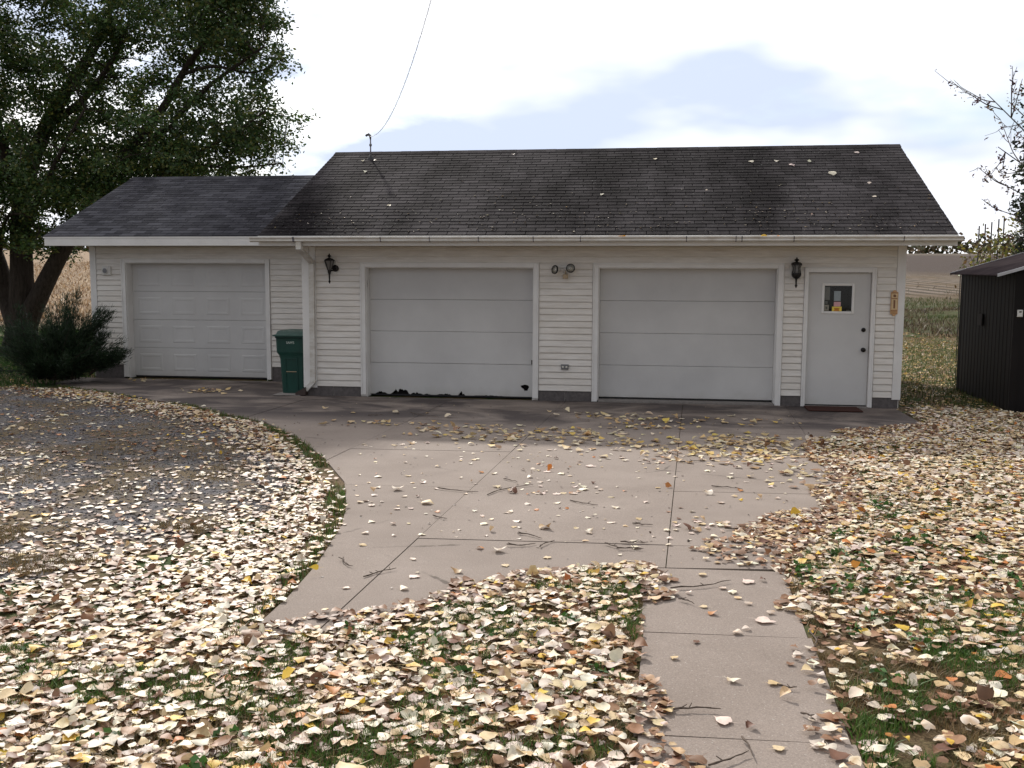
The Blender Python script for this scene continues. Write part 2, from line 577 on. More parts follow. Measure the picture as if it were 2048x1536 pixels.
    MAT['post'] = plain('grey_post', (0.05, 0.045, 0.045), 0.9)

    t = NT('shed_steel')
    a = t.noise(1.2, 5, 0.6)
    MAT['shed'] = t.set(t.ramp(a, [(0.3, (0.0065, 0.005, 0.0048)), (0.7, (0.0115, 0.0088, 0.0085))]), 0.6, 0.2)
    t = NT('shed_roof_steel')
    a = t.noise(2.4, 6, 0.65)
    MAT['shed_roof'] = t.set(t.ramp(a, [(0.3, (0.035, 0.027, 0.03)), (0.7, (0.085, 0.065, 0.066))]), 0.75, 0.05, 0.0)
    MAT['shed_edge'] = plain('bare_steel_edge', (0.45, 0.45, 0.47), 0.35, 0.5, 0.6)

    t = NT('window_glass')
    t.set((0.02, 0.02, 0.022), 0.05, 0.5)
    g = t.n.new('ShaderNodeBsdfTransparent')
    x = t.n.new('ShaderNodeMixShader')
    x.inputs[0].default_value = 0.02
    gl = t.n.new('ShaderNodeBsdfGlossy')
    gl.inputs['Roughness'].default_value = 0.03
    t.l.new(g.outputs[0], x.inputs[1])
    t.l.new(gl.outputs[0], x.inputs[2])
    t.l.new(x.outputs[0], t.out.inputs['Surface'])
    MAT['glass'] = t.m

    t = NT('frosted_lamp_glass')
    t.set((0.16, 0.15, 0.14), 0.25, 0.5)
    MAT['lamp_glass'] = t.m

    t = NT('distant_foliage')
    a = t.attr()
    MAT['woods'] = t.set(a, 0.9, 0.1)


make_materials()


# ------------------------------------------------------------------ terrain
TY = [-60, 14, 17, 20, 30, 40, 75, 150, 260, 700, 1600]
TZ = [0, 0, 0.12, 0.5, 0.85, 1.25, 2.95, 6.6, 8.6, 12.0, 13]


def tz(x, y):
    z = np.interp(y, TY, TZ)
    far = np.clip((np.asarray(y) - 16) / 40, 0, 1)
    bank = np.exp(-((np.asarray(y) - 22) / 5.0) ** 2)
    z = z + bank * .16 * (np.sin(np.asarray(x) * 1.1 + np.asarray(y) * .7) * np.sin(np.asarray(y) * .9 - np.asarray(x) * .4))
    z = z + far * (0.25 * np.sin(np.asarray(x) * 0.11 + 0.6) + 0.18 * np.sin(np.asarray(x) * 0.043 + np.asarray(y) * 0.05))
    near = 1 - np.clip((np.asarray(y) - 14) / 4, 0, 1)
    z = z + near * (-0.016 + 0.006 * np.sin(np.asarray(x) * 1.3 + 0.5) * np.sin(np.asarray(y) * 1.1))
    return z


def sheet(name, xs, ys, m, dz=0.0):
    X, Y = np.meshgrid(xs, ys)
    V = np.stack([X.ravel(), Y.ravel(), (tz(X, Y) + dz).ravel()], 1)
    nx, ny = len(xs), len(ys)
    i = np.arange(ny - 1)[:, None] * nx + np.arange(nx - 1)[None]
    F = np.stack([i, i + 1, i + 1 + nx, i + nx], -1).reshape(-1, 4)
    o = link(name, np_mesh(name, V, F, m, smooth=True))
    return tag(o, kind='structure')


xs = np.concatenate([np.linspace(-900, -40, 14), np.linspace(-36, 36, 109), np.linspace(40, 900, 14)])
lawn = sheet('lawn', xs, np.concatenate([np.linspace(-60, -20, 6), np.linspace(-18, 18, 61)]), MAT['lawn'])
field = sheet('field', xs, np.concatenate([np.linspace(18, 90, 73), np.linspace(95, 300, 30), np.linspace(330, 1600, 12)]), MAT['field'])
tag(lawn, 'leaf strewn lawn of brown thatch and patchy green grass', 'lawn')
tag(field, 'harvested farm field rising behind the garage', 'field')

# gravel area
gv = [(-22, -1.2), (-15, -0.9), (-12.2, -0.1), (-10.6, 0.3), (-8.8, -0.75), (-6.9, -2.02), (-6.15, -2.72), (-5.35, -3.25), (-4.4, -4.6), (-3.7, -5.8),
      (-3.4, -6.8), (-3.2, -7.8), (-3.3, -8.6), (-3.6, -9.5), (-4.2, -10.4), (-5.0, -11.4), (-6.5, -12.6), (-9, -14), (-22, -15)]
gb = MB()
gpts = []
for i in range(len(gv)):
    a, b = Vector(gv[i]), Vector(gv[(i + 1) % len(gv)])
    n = max(1, int((b - a).length / 0.3))
    for k in range(n):
        p = a.lerp(b, k / n)
        gpts.append((p.x + random.uniform(-.08, .08), p.y + random.uniform(-.08, .08)))
gb.prism_z(gpts, -0.10, -0.006)
gravel = tag(gb.build('gravel_drive', MAT['gravel']), 'grey gravel parking area beside the concrete drive', 'gravel', kind='structure')

# loose stones on it
def stones(n, x0, x1, y0, y1, size):
    x, y = rng.uniform(x0, x1, n), rng.uniform(y0, y1, n)
    O = np.array([(1, 0, 0), (-1, 0, 0), (0, 1, 0), (0, -1, 0), (0, 0, 1), (0, 0, -.6)], float)
    F = np.array([[0, 2, 4], [2, 1, 4], [1, 3, 4], [3, 0, 4], [2, 0, 5], [1, 2, 5], [3, 1, 5], [0, 3, 5]])
    sz = size * np.clip(rng.lognormal(0, .45, n), .4, 2.2)
    V = O[None] * rng.uniform(.55, 1.3, (n, 6, 1)) * sz[:, None, None]
    a = rng.uniform(0, 6.28, n)
    c, q = np.cos(a)[:, None], np.sin(a)[:, None]
    V = np.stack([V[..., 0] * c - V[..., 1] * q, V[..., 0] * q + V[..., 1] * c, V[..., 2] * .7], -1)
    V += np.stack([x, y, np.full(n, -.004)], 1)[:, None]
    C = np.repeat(np.array([.125, .118, .12])[None] * rng.uniform(.4, 1.9, (n, 1)) * (1 + rng.normal(0, .05, (n, 3))), 6, 0)
    return V.reshape(-1, 3), (F[None] + (np.arange(n) * 6)[:, None, None]).reshape(-1, 3), C, x, y


def gravel_inside(x, y):
    ins = np.zeros(len(x), bool)
    for i in range(len(gpts)):
        (xa, ya), (xb, yb) = gpts[i], gpts[(i + 1) % len(gpts)]
        ins ^= ((ya > y) != (yb > y)) & (x < (xb - xa) * (y - ya) / (yb - ya + 1e-12) + xa)
    return ins


V, FF, CC, sx_, sy_ = stones(52000, -13, -2.8, -11.5, .2, .009)
inside = gravel_inside(sx_, sy_)
keepf = np.repeat(inside, 8)
tag(link('loose_gravel', np_mesh('loose_gravel', V, FF[keepf], MAT['woods'], CC)), 'loose grey crushed stones covering the parking area', 'gravel', kind='stuff')

# ------------------------------------------------------------------ concrete drive, slab by slab
OUT = [(-11.2, 2.05), (-11.0, 1.0), (-10.5, 0.54), (-8.73, -0.55), (-6.79, -1.85), (-6.07, -2.52), (-5.27, -3.08), (-4.27, -4.43), (-3.53, -5.67),
       (-2.95, -6.8), (-2.62, -7.76), (-2.44, -8.44), (-2.27, -9.47), (-2.2, -10.22), (-2.18, -11.0), (-1.5, -10.55), (-0.9, -9.95), (-0.45, -9.35),
       (-0.1, -9.22), (0.84, -9.12), (1.2, -8.3), (1.75, -7.2), (1.95, -6.0), (1.98, -3.3), (3.55, -3.05), (3.56, -0.02), (-5.78, -0.02), (-5.78, 2.05)]


def clip(poly, nx, ny, d):
    out = []
    for i in range(len(poly)):
        a, b = poly[i], poly[(i + 1) % len(poly)]
        da, db = nx * a[0] + ny * a[1] - d, nx * b[0] + ny * b[1] - d
        if da <= 0: out.append(a)
        if (da < 0 < db) or (db < 0 < da):
            t = da / (da - db)
            out.append((a[0] + (b[0] - a[0]) * t, a[1] + (b[1] - a[1]) * t))
    return out


def area(p):
    return 0.5 * abs(sum(p[i][0] * p[(i + 1) % len(p)][1] - p[(i + 1) % len(p)][0] * p[i][1] for i in range(len(p))))


drive = empty('driveway', (0, -5, 0), 'concrete driveway of large jointed slabs in front of the garage', 'driveway')
drive['kind'] = 'structure'
SK = 0.033
xj = [-14, -9.2, -7.45, -5.6, -3.3, -1.47, 0.37, 1.93, 6]
yj = [4, -0.55, -3.02, -4.88, -6.83, -8.72, -14]
tilt = [0, 0, 0.0, 0.055, 0.07, 0.06, 0]
gap = 0.0034
for i in range(len(xj) - 1):
    for j in range(len(yj) - 1):
        p = list(OUT)
        if xj[i] > -3.4:
            if yj[j] == 4: continue          # one slab from the wall to the first joint
            ytop, tt = (4, 0) if j == 1 else (yj[j], tilt[j])
        else:
            ytop, tt = yj[j], tilt[j]
        p = clip(p, -1, SK, -(xj[i] + gap))
        if len(p) > 2: p = clip(p, 1, -SK, xj[i + 1] - gap)
        if len(p) > 2: p = clip(p, -tt, 1, ytop + tt * 1.5 - gap)
        if len(p) > 2: p = clip(p, tilt[j + 1], -1, -(yj[j + 1] + tilt[j + 1] * 1.5 + gap))
        if len(p) < 3 or area(p) < 0.05: continue
        # drop repeated points
        q = [p[0]]
        for a in p[1:]:
            if math.hypot(a[0] - q[-1][0], a[1] - q[-1][1]) > 0.004: q.append(a)
        sgn = sum(q[k][0] * q[(k + 1) % len(q)][1] - q[(k + 1) % len(q)][0] * q[k][1] for k in range(len(q)))
        if sgn < 0: q = q[::-1]
        dz = random.uniform(-0.003, 0.003)
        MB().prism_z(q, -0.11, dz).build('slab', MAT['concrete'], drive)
jb = MB()
jb.prism_z([(x, y) for x, y in OUT][::-1], -0.12, -0.022)
jb.build('joint_filler', MAT['joint'], drive)

walk = empty('walkway', (0.37, -10.5, 0), 'narrow concrete walkway leading to the driveway through fallen leaves', 'walkway')
walk['kind'] = 'structure'
wy = [-9.215, -10.47, -11.73, -12.99, -14.25, -15.5, -16.8]
for k in range(len(wy) - 1):
    s0, s1 = wy[k], wy[k + 1]
    MB().prism_z([(-0.08, s1 + .005), (0.82, s1 + .045), (0.84, s0 + .045), (-0.06, s0 - .005)], -0.11, random.uniform(-.004, .002)).build('slab', MAT['concrete'], walk)
MB().box(-0.07, 0.81, -16.7, -9.2, -0.12, -0.02).build('joint_filler', MAT['joint'], walk)

# ------------------------------------------------------------------ the garage
G = empty('garage', (-3.4, 0, 0), 'long low white sided garage with three overhead doors and dark shingled roofs', 'garage')
S = 2.15                     # setback of the left wing
LAP = 0.1016
WL, WR = -5.82, 3.61         # main walls
LX0 = -10.873                # left wing corner
zs_m, zs_l = 0.159, 0.262
top_m, top_l = 2.455, 2.53
k_m = (4.356 - 2.60) / 3.9   # roof slopes
EY, RY = -0.60, 3.30
k_l = (4.09 - 2.69) / 3.3
LEY, LRY = 1.60, 4.90
roof_z = lambda y: 2.60 + k_m * (y - EY)
roofl_z = lambda y: 2.69 + k_l * (y - LEY)

# wall cores: front walls left open at the doors
wall = MB()
D1, D2, DP, D3 = (-4.768, -2.01, 2.115), (-0.978, 1.765, 2.115), (2.22, 3.15, 2.055), (-10.164, -7.353, 2.214)
T = 0.24


def front_wall(mb, x0, x1, y, z0, z1, holes):
    x = x0
    for a, b, h in holes:
        mb.box(x, a, y, y + T, z0, z1)
        mb.box(a, b, y, y + T, h, z1)
        x = b
    mb.box(x, x1, y, y + T, z0, z1)


front_wall(wall, WL + .002, WR - .002, 0.004, 0.0, 2.56, [D1, D2, DP])
wall.box(WL + .002, WL + T, T + .004, 6.6, 0, 2.56)
wall.box(WR - T, WR - .002, T + .004, 6.6, 0, 2.56)
wall.box(WL + .002, WR - .002, 6.6, 6.74, 0, 2.56)
for x in (WL + .01, WR - .13):                                   # gable triangles
    wall.prism_x([(0.02, 2.565), (6.7, 2.565), (3.35, roof_z(RY) - 0.10)], x, x + .11)
wallo = wall.build('wall', MAT['siding'], G)
wall2 = MB()
front_wall(wall2, LX0 + .002, WL - .002, S + .004, 0.03, 2.60, [D3])
wall2.box(LX0 + .002, LX0 + T, S + T + .004, 7.7, 0, 2.60)
wall2.box(LX0 + .002, WL - .002, 7.7, 7.82, 0, 2.60)
wall2.prism_x([(S + .02, 2.605), (7.75, 2.605), (LRY, roofl_z(LRY) - .1)], LX0 + .01, LX0 + .12)
wall2o = wall2.build('wall', MAT['siding'], G)

# siding boards, course by course
seg_main = [(-5.605, -4.862), (-1.917, -1.072), (1.857, 2.154), (3.220, 3.50)]
seg_left = [(-10.76, -10.258), (-7.258, -5.835)]


def board(x0, x1, y, z0, z1, parent):
    m = MB()
    m.prism_x([(y, z0), (y - .0225, z0), (y - .024, z0 + .005), (y - .012, z1 - .012), (y - .002, z1 - .011), (y - .002, z1 - .0003), (y, z1 - .0003)], x0, x1)
    return m.build('siding_board', MAT['siding'], parent)


for c in range(23):
    z0 = zs_m + c * LAP
    z1 = min(z0 + LAP, top_m)
    if c >= 20:
        board(-5.605, 3.50, 0.003, z0, z1, wallo)
    else:
        for s, (a, b) in enumerate(seg_main):
            if c == 19 and s >= 2:
                if s == 2: board(1.857, 3.50, 0.003, z0 + .045, z1, wallo)
                continue
            board(a, b, 0.003, z0, z1, wallo)
for c in range(23):
    z0 = zs_l + c * LAP
    z1 = min(z0 + LAP, top_l)
    if c >= 20:
        board(-10.76, -5.835, S + .003, z0, z1, wall2o)
    else:
        for a, b in seg_left: board(a, b, S + .003, z0, z1, wall2o)

# corner posts, starter strips, foundation
for (x0, x1, y, z0, z1) in ((-5.84, -5.72, -.026, .13, top_m), (-5.72, -5.607, -.022, .13, top_m), (3.502, 3.63, -.026, .13, top_m)):
    MB().bbox(x0 + .001, x1 - .001, y, 0.0, z0, z1).build('corner_post', MAT['trim'], G)
MB().bbox(-10.89, -10.765, S - .026, S, .22, top_l).build('corner_post', MAT['trim'], G)
for a, b in ((-5.80, -4.86), (-1.93, -1.06), (1.84, 2.17), (3.21, 3.60)):
    n = max(1, round((b - a) / 0.42))
    for i in range(n):
        MB().bbox(a + (b - a) * i / n + .003, a + (b - a) * (i + 1) / n - .003, -.006, 0.003, -.05, .165).build('foundation_block', MAT['foundation'], G)
for a, b in ((-10.86, -10.25), (-7.26, -5.83)):
    MB().bbox(a, b, S - .006, S + .003, -.05, .27).build('foundation_block', MAT['foundation'], G)
MB().box(WR - .1, WR + .006, 0.01, 6.7, -.05, .16).build('foundation', MAT['foundation'], G)


# door casings
def casing(x0, x1, zt, y, w=0.10, zb=0.0, wt=None):
    wt = wt or w - .02
    for a, b, c, d in ((x0 - w, x0, zb, zt + wt), (x1, x1 + w, zb, zt + wt), (x0, x1, zt, zt + wt)):
        o = MB()
        o.bbox(a + .0006, b - .0006, y - .030, y + .003, c, d - .0006)
        # raised outer bead of the casing
        if b - a < 0.3:
            e = a + .0007 if a < x0 else b - .0227
            o.bbox(e, e + .022, y - .040, y - .0305, c + .001, d - .002)
        else:
            o.bbox(a - w + .024, b + w - .024, y - .040, y - .0305, d - .024, d - .002)
        o.build('door_casing', MAT['trim'], G)


casing(D1[0], D1[1], D1[2], 0.0, 0.088, 0.03, 0.08)
casing(D2[0], D2[1], D2[2], 0.0, 0.088, 0.0, 0.08)
casing(DP[0], DP[1], DP[2], 0.0, 0.062, 0.0, 0.078)
casing(D3[0], D3[1], D3[2], S, 0.088, 0.02, 0.08)


def overhead_door(d, y, zb, rough_edge, label, panels=False):
    x0, x1, zt = d
    root = MB()
    root.box(x0 - .02, x1 + .02, y + .052, y + .07, zb - .02, zt + .02)     # dark backing just behind the sections
    do = root.build('garage_door', MAT['interior'], G)
    do['label'] = label
    h = (zt - zb) / 4
    for k in range(4):
        a, b = zb + k * h + .0016, zb + (k + 1) * h - .0016
        xa, xb = x0 + .012, x1 - .012
        if k == 0 and rough_edge:
            # rotten bottom edge: an outline with ragged bites taken out of it, and a hole near the right end
            bites = rough_edge
            pts = [(xa, a)]
            for bx, bw, bh in bites:
                cx = x0 + bx
                n = max(5, int(bw / .018))
                for i in range(n + 1):
                    t = i / n
                    hh = 0 if i in (0, n) else bh * (math.sin(math.pi * t) ** 0.6) * random.uniform(.25, 1.0)
                    pts.append((cx + (t - .5) * bw + random.uniform(-.006, .006), a + hh))
            pts += [(xb, a), (xb, b), (xa, b)]
            hole = []
            hx, hz = x1 - .15, a + .16
            for i in range(11):
                t = 2 * math.pi * i / 11
                rr = random.uniform(.032, .07)
                hole.append((hx + rr * 1.25 * math.cos(t), hz + rr * math.sin(t)))
            import bmesh
            bm = bmesh.new()
            es = []
            off = OFF[do.name]
            for loop in (pts, hole):
                vs = [bm.verts.new((px - off.x, y - off.y, pz - off.z)) for px, pz in loop]
                for i in range(len(vs)): es.append(bm.edges.new((vs[i], vs[(i + 1) % len(vs)])))
            bmesh.ops.triangle_fill(bm, edges=es, use_beauty=True, use_dissolve=False, normal=(0, -1, 0))
            ext = bmesh.ops.extrude_face_region(bm, geom=bm.faces[:])
            bmesh.ops.translate(bm, vec=(0, .035, 0), verts=[v for v in ext['geom'] if isinstance(v, bmesh.types.BMVert)])
            bmesh.ops.recalc_face_normals(bm, faces=bm.faces[:])
            me = bpy.data.meshes.new('door_section')
            bm.to_mesh(me)
            bm.free()
            me.materials.append(MAT['door'])
            so = link('door_section', me, do)
            so['label'] = 'bottom section with rotted black bites along its edge'
        else:
            m = MB()
            m.bbox(xa, xb, y, y + .045, a, b, .006)
            so = m.build('door_section', MAT['door'], do)
        if panels:
            W = (xb - xa) / 4
            for i in range(4):
                px0, px1 = xa + W * i + .11, xa + W * (i + 1) - .11
                pz0, pz1 = a + .10, b - .11
                e = MB()
                # embossed panel: a grooved frame and a raised middle
                q = [(px0, pz0), (px1, pz0), (px1, pz1), (px0, pz1)]
                lev = [(0.0, .0005), (.016, -.0055), (.046, -.0055), (.064, -.0012)]
                vs = []
                for ins, dy in lev:
                    for ci, (qx, qz) in enumerate(q):
                        sx = 1 if ci in (0, 3) else -1
                        sz = 1 if ci in (0, 1) else -1
                        vs.append((qx + sx * ins, y + dy, qz + sz * ins))
                fs = []
                for L in range(len(lev) - 1):
                    for ci in range(4):
                        c2 = (ci + 1) % 4
                        fs.append((L * 4 + ci, L * 4 + c2, L * 4 + 4 + c2, L * 4 + 4 + ci))
                fs.append((12, 13, 14, 15))
                e.add(vs, fs)
                e.build('embossed_panel', MAT['door'], so)
    # jambs and header inside the opening, weather strip
    j = MB()
    yo = y - .02
    y_face = 0.0 if y < 1 else S
    j.box(x0 + .001, x0 + .012, y_face + .004, y + .05, zb - .03, zt - .001)
    j.box(x1 - .012, x1 - .001, y_face + .004, y + .05, zb - .03, zt - .001)
    j.box(x0 + .013, x1 - .013, y_face + .004, y + .05, zt - .011, zt - .001)
    j.build('jamb', MAT['trim'], do)
    w = MB()
    w.box(x0 + .03, x1 - .03, y + .004, y + .04, zb - .022, zb - .001)
    w.build('weather_strip', MAT['black_rubber'], do)
    return do


overhead_door(D1, 0.185, 0.028, [(.20, .22, .05), (.52, .34, .105), (.80, .20, .05), (.98, .12, .022), (1.26, .26, .03), (1.55, .13, .075), (2.0, .5, .012)],
              'left of the two plain doors, its bottom edge rotted')
d2 = overhead_door(D2, 0.185, 0.055, None, 'plain white overhead door nearest the entry door')
MB().bbox(D2[0] + .014, D2[1] - .014, -.05, .185, -.02, .030).build('threshold', MAT['pad'], d2)
overhead_door(D3, S + .20, 0.03, None, 'overhead door with embossed panels in the left wing', True)
# latch and hinge marks of the rotted door
dz_ = MB()
dz_.box(D1[1] - .05, D1[1] - .02, .170, .1845, .56, .63)
dz_.box(D1[0] + .002, D1[0] + .012, .05, .07, 1.80, 1.90)
dz_.build('latch', MAT['rot'], G)

# entry door
ed = MB()
x0, x1, zt = DP
ED_Y = .045
wx0, wx1, wz0, wz1 = 2.464, 2.876, 1.462, 1.858
for a in ((x0 + .006, wx0, .03, zt - .006), (wx1, x1 - .006, .03, zt - .006), (wx0, wx1, .03, wz0), (wx0, wx1, wz1, zt - .006)):
    ed.box(a[0], a[1], ED_Y, ED_Y + .045, a[2], a[3])
edo = ed.build('entry_door', MAT['door'], G)
fr = MB()
for a in ((wx0 - .035, wx0 + .004, wz0 - .035, wz1 + .035), (wx1 - .004, wx1 + .035, wz0 - .035, wz1 + .035), (wx0 + .0045, wx1 - .0045, wz0 - .035, wz0 + .004), (wx0 + .0045, wx1 - .0045, wz1 - .004, wz1 + .035)):
    fr.bbox(a[0], a[1], ED_Y - .014, ED_Y + .001, a[2], a[3], .006)
fr.build('window_frame', MAT['trim'], edo)
MB().box(wx0, wx1, ED_Y + .018, ED_Y + .022, wz0, wz1).build('pane', MAT['glass'], edo)
bx = MB()
bx.box(wx0 - .25, wx1 + .25, .9, .92, wz0 - .5, wz1 + .4)
bx.box(wx0 - .25, wx0 - .23, .15, .9, wz0 - .5, wz1 + .4)
bx.box(wx1 + .23, wx1 + .25, .15, .9, wz0 - .5, wz1 + .4)
bx.box(wx0 - .25, wx1 + .25, .15, .9, wz1 + .4, wz1 + .42)
bx.box(wx0 - .25, wx1 + .25, .15, .9, wz0 - .52, wz0 - .5)
bx.build('dark_room', MAT['interior'], edo)


def card(name, x0, x1, z0, z1, m, dy=.016, par=edo):
    return MB().box(wx0 + x0, wx0 + x1, ED_Y + dy - .0012, ED_Y + dy, wz0 + z0, wz0 + z1).build(name, MAT[m], par)


yc = card('notice', .125, .268, .004, .075, 'yellow')
mbx = MB()
bx0, bz0 = wx0 + .150, wz0 + .008
mbx.add([(bx0, ED_Y + .0135, bz0), (bx0 + .09, ED_Y + .0135, bz0), (bx0 + .075, ED_Y + .0135, bz0 + .028), (bx0 + .092, ED_Y + .0135, bz0 + .046), (bx0, ED_Y + .0135, bz0 + .046), (bx0 + .014, ED_Y + .0135, bz0 + .028)], [(0, 1, 2, 3, 4, 5)])
mbx.build('print', MAT['orange'], edo)
card('notice', .15, .252, .078, .148, 'pink')
card('notice', .15, .248, .162, .312, 'paper', .019)
card('notice', .012, .09, .175, .375, 'paper_dim', .03)
card('notice', .012, .078, .012, .10, 'paper_cream')
MB().box(wx0 + .03, wx0 + .058, ED_Y + .0125, ED_Y + .0135, wz0 + .035, wz0 + .075).build('print', MAT['paper_dim'], edo)
card('notice', .022, .06, .115, .158, 'paper_dim', .03)
card('notice', .335, .40, .006, .026, 'paper_dim')
MB().lathe([(.033, ED_Y), (.033, ED_Y - .012), (.024, ED_Y - .022), (.0, ED_Y - .022)], 3.062, 1.187, 14, 'y').build('deadbolt', MAT['black_iron'], edo, True)
MB().lathe([(.034, ED_Y), (.034, ED_Y - .008), (.014, ED_Y - .012), (.014, ED_Y - .035), (.03, ED_Y - .045), (.032, ED_Y - .06), (.02, ED_Y - .072), (.0, ED_Y - .074)], 3.067, .882, 14, 'y').build('knob', MAT['black_iron'], edo, True)
sw = MB()
sw.box(x0 + .005, x1 - .005, ED_Y + .002, ED_Y + .04, .012, .029)
sw.build('door_sweep', MAT['black_rubber'], edo)
MB().bbox(x0 - .01, x1 + .01, -.06, .1, -.03, .011).build('door_sill', MAT['pad'], edo)
MB().box(x0 - .02, x1 + .02, ED_Y + .09, ED_Y + .11, 0, wz0 - .52).build('door_back', MAT['interior'], edo)

# soffits, fascia, drip edges
RX0, RX1 = -6.34, 4.19
sf = MB()
sf.box(RX0 + .02, RX1 - .02, EY + .03, -.004, 2.458, 2.472)
sf.build('soffit', MAT['soffit'], G)
MB().box(RX0 + .005, RX1 - .005, EY + .008, EY + .028, 2.44, 2.585).build('fascia_board', MAT['trim'], G)
sl = MB()
sl.box(-11.45, -5.84, LEY + .03, S - .004, 2.533, 2.547)
sl.build('soffit', MAT['soffit'], G)
MB().bbox(-11.47, -5.85, LEY - .004, LEY + .026, 2.517, 2.672).build('fascia_board', MAT['trim'], G)
for xa in (RX0 - .002, RX1 - .02):                                # rake boards of the main roof
    m = MB()
    m.prism_x([(EY + .02, 2.44), (RY, roof_z(RY) - .17), (2 * RY - EY, 2.44), (2 * RY - EY, 2.585), (RY, roof_z(RY) - .02), (EY + .02, 2.585)], xa, xa + .022)
    m.build('rake_board', MAT['trim'], G)
m = MB()
m.prism_x([(LEY + .03, 2.53), (LRY, roofl_z(LRY) - .17), (2 * LRY - LEY, 2.53), (2 * LRY - LEY, 2.675), (LRY, roofl_z(LRY) - .02), (LEY + .03, 2.675)], -11.475, -11.453)
m.build('rake_board', MAT['trim'], G)
# rake soffit on the right and left of the main roof
for a, b in ((RX0 + .021, WL - .003), (WR + .003, RX1 - .021)):
    m = MB()
    m.prism_x([(EY + .05, 2.474), (RY, roof_z(RY) - .135), (2 * RY - EY, 2.474), (2 * RY - EY, 2.49), (RY, roof_z(RY) - .12), (EY + .05, 2.49)], a, b)
    m.build('soffit', MAT['soffit'], G)


# roofs: deck, then shingles tab by tab
def deck(x0, x1, ey, ry, zf, name_mat, back_x1=None):
    m = MB()
    h = .03
    ez = zf(ey)
    m.prism_x([(ey, ez - h), (ry, zf(ry) - h), (2 * ry - ey, ez - h), (2 * ry - ey, ez - .004), (ry, zf(ry) - .004), (ey, ez - .004)], x0, x1)
    return m.build('roof', MAT[name_mat], G)


main_deck = deck(RX0, RX1, EY, RY, roof_z, 'shingle_main')
ldk = MB()
lz = roofl_z
ldk.prism_x([(LEY, lz(LEY) - .03), (4.0, lz(4.0) - .03), (4.0, lz(4.0) - .004), (LEY, lz(LEY) - .004)], -11.48, -5.83)
ldk.prism_x([(4.0, lz(4.0) - .03), (LRY, lz(LRY) - .03), (2 * LRY - LEY, lz(LEY) - .03), (2 * LRY - LEY, lz(LEY) - .004), (LRY, lz(LRY) - .004), (4.0, lz(4.0) - .004)], -11.48, -6.36)
left_deck = ldk.build('roof', MAT['shingle_left'], G)
main_deck['label'] = 'main dark grey shingled roof slope'
left_deck['label'] = 'lower grey shingled roof of the left wing'

TAB, EXP = 0.305, 0.1426


def tab_verts(w, l, lift, lift2=.003):
    """one shingle tab in its own plane: x along the eave, y up the slope, z off the roof"""
    h = .0105
    return [(0, 0, lift), (w, 0, lift), (w, l, lift2 - .0), (0, l, lift2 - .0), (0, 0, lift + h), (w, 0, lift + h), (w, l, lift2 + .004), (0, l, lift2 + .004)]


TF = [(0, 3, 2, 1), (4, 5, 6, 7), (0, 1, 5, 4), (1, 2, 6, 5), (2, 3, 7, 6), (3, 0, 4, 7)]


def shingles(x0, x1_of_y, ey, ry, zf, k, matname, deck_o, n_parts):
    slope = math.atan(k)
    L = math.hypot(ry - ey, zf(ry) - zf(ey))
    rows = int(math.ceil(L / EXP))
    cs, sn = math.cos(slope), math.sin(slope)
    rot = Matrix.Rotation(slope, 3, 'X')
    share = [bpy.data.meshes.new('shingle') for _ in range(4)]
    for i, me in enumerate(share):
        me.from_pydata(tab_verts(TAB - .010 - i * .001, EXP * 1.5, .0055 + i * .0007), [], TF)
        me.materials.append(MAT[matname])
    rest = MB()
    made = 0
    for r in range(rows):
        s = r * EXP - .012
        if s + EXP * 0.55 > L: break
        y, z = ey + s * cs, zf(ey) + s * sn
        x1 = x1_of_y(y)
        shift = (r % 2) * TAB / 2 + (r % 6) * .012 + random.uniform(-.006, .006)
        x = x0 - shift
        lmax = min(EXP * 1.5, L - s)
        while x < x1 - .01:
            a, b = max(x, x0), min(x + TAB, x1)
            full = (b - a) > TAB - .01
            jit = random.uniform(-.004, .004)
            if b - a > .03:
                if made < n_parts and full and lmax > EXP * 1.45:
                    o = bpy.data.objects.new('shingle', share[random.randrange(4)])
                    col.objects.link(o)
                    o.parent = deck_o
                    o.location = Vector((a + .003, y + jit * cs, z + jit * sn)) - OFF[deck_o.name]
                    o.rotation_euler = (slope, 0, random.uniform(-.006, .006))
                    made += 1
                else:
                    vs = [Vector(v) for v in tab_verts(b - a - .011, lmax, .0055 + random.uniform(0, .002))]
                    rest.add([tuple(rot @ v + Vector((a + .003, y + jit * cs, z + jit * sn))) for v in vs], TF)
            x += TAB
    o = rest.build('shingle_field', MAT[matname], deck_o)
    o['kind'] = 'stuff'
    # ridge caps
    cap = []
    xx = x0
    xe = x1_of_y(ry)
    while xx < xe - .05:
        e = min(xx + .19, xe)
        m = MB()
        zr = zf(ry)
        lift = .012 + random.uniform(0, .003)
        prof = [(ry - .13, zr - .13 * k + lift), (ry, zr + lift + .006), (ry + .13, zr - .13 * k + lift), (ry + .13, zr - .13 * k + lift + .006), (ry, zr + lift + .014), (ry - .13, zr - .13 * k + lift + .006)]
        m.prism_x(prof, xx + .002, e)
        m.build('ridge_cap', MAT[matname], deck_o)
        xx += .188


shingles(RX0, lambda y: RX1, EY, RY, roof_z, k_m, 'shingle_main', main_deck, 265)
shingles(-11.485, lambda y: -5.835 if y < 3.9 else -6.365, LEY, LRY, roofl_z, k_l, 'shingle_left', left_deck, 0)
for x0_, x1_, y_, z_ in ((RX0 - .003, RX1 + .003, EY - .012, roof_z(EY)), (-11.49, -6.0, LEY - .012, roofl_z(LEY))):
    MB().box(x0_, x1_, y_, y_ + .02, z_ - .032, z_ - .005).build('drip_edge', MAT['trim'], G)

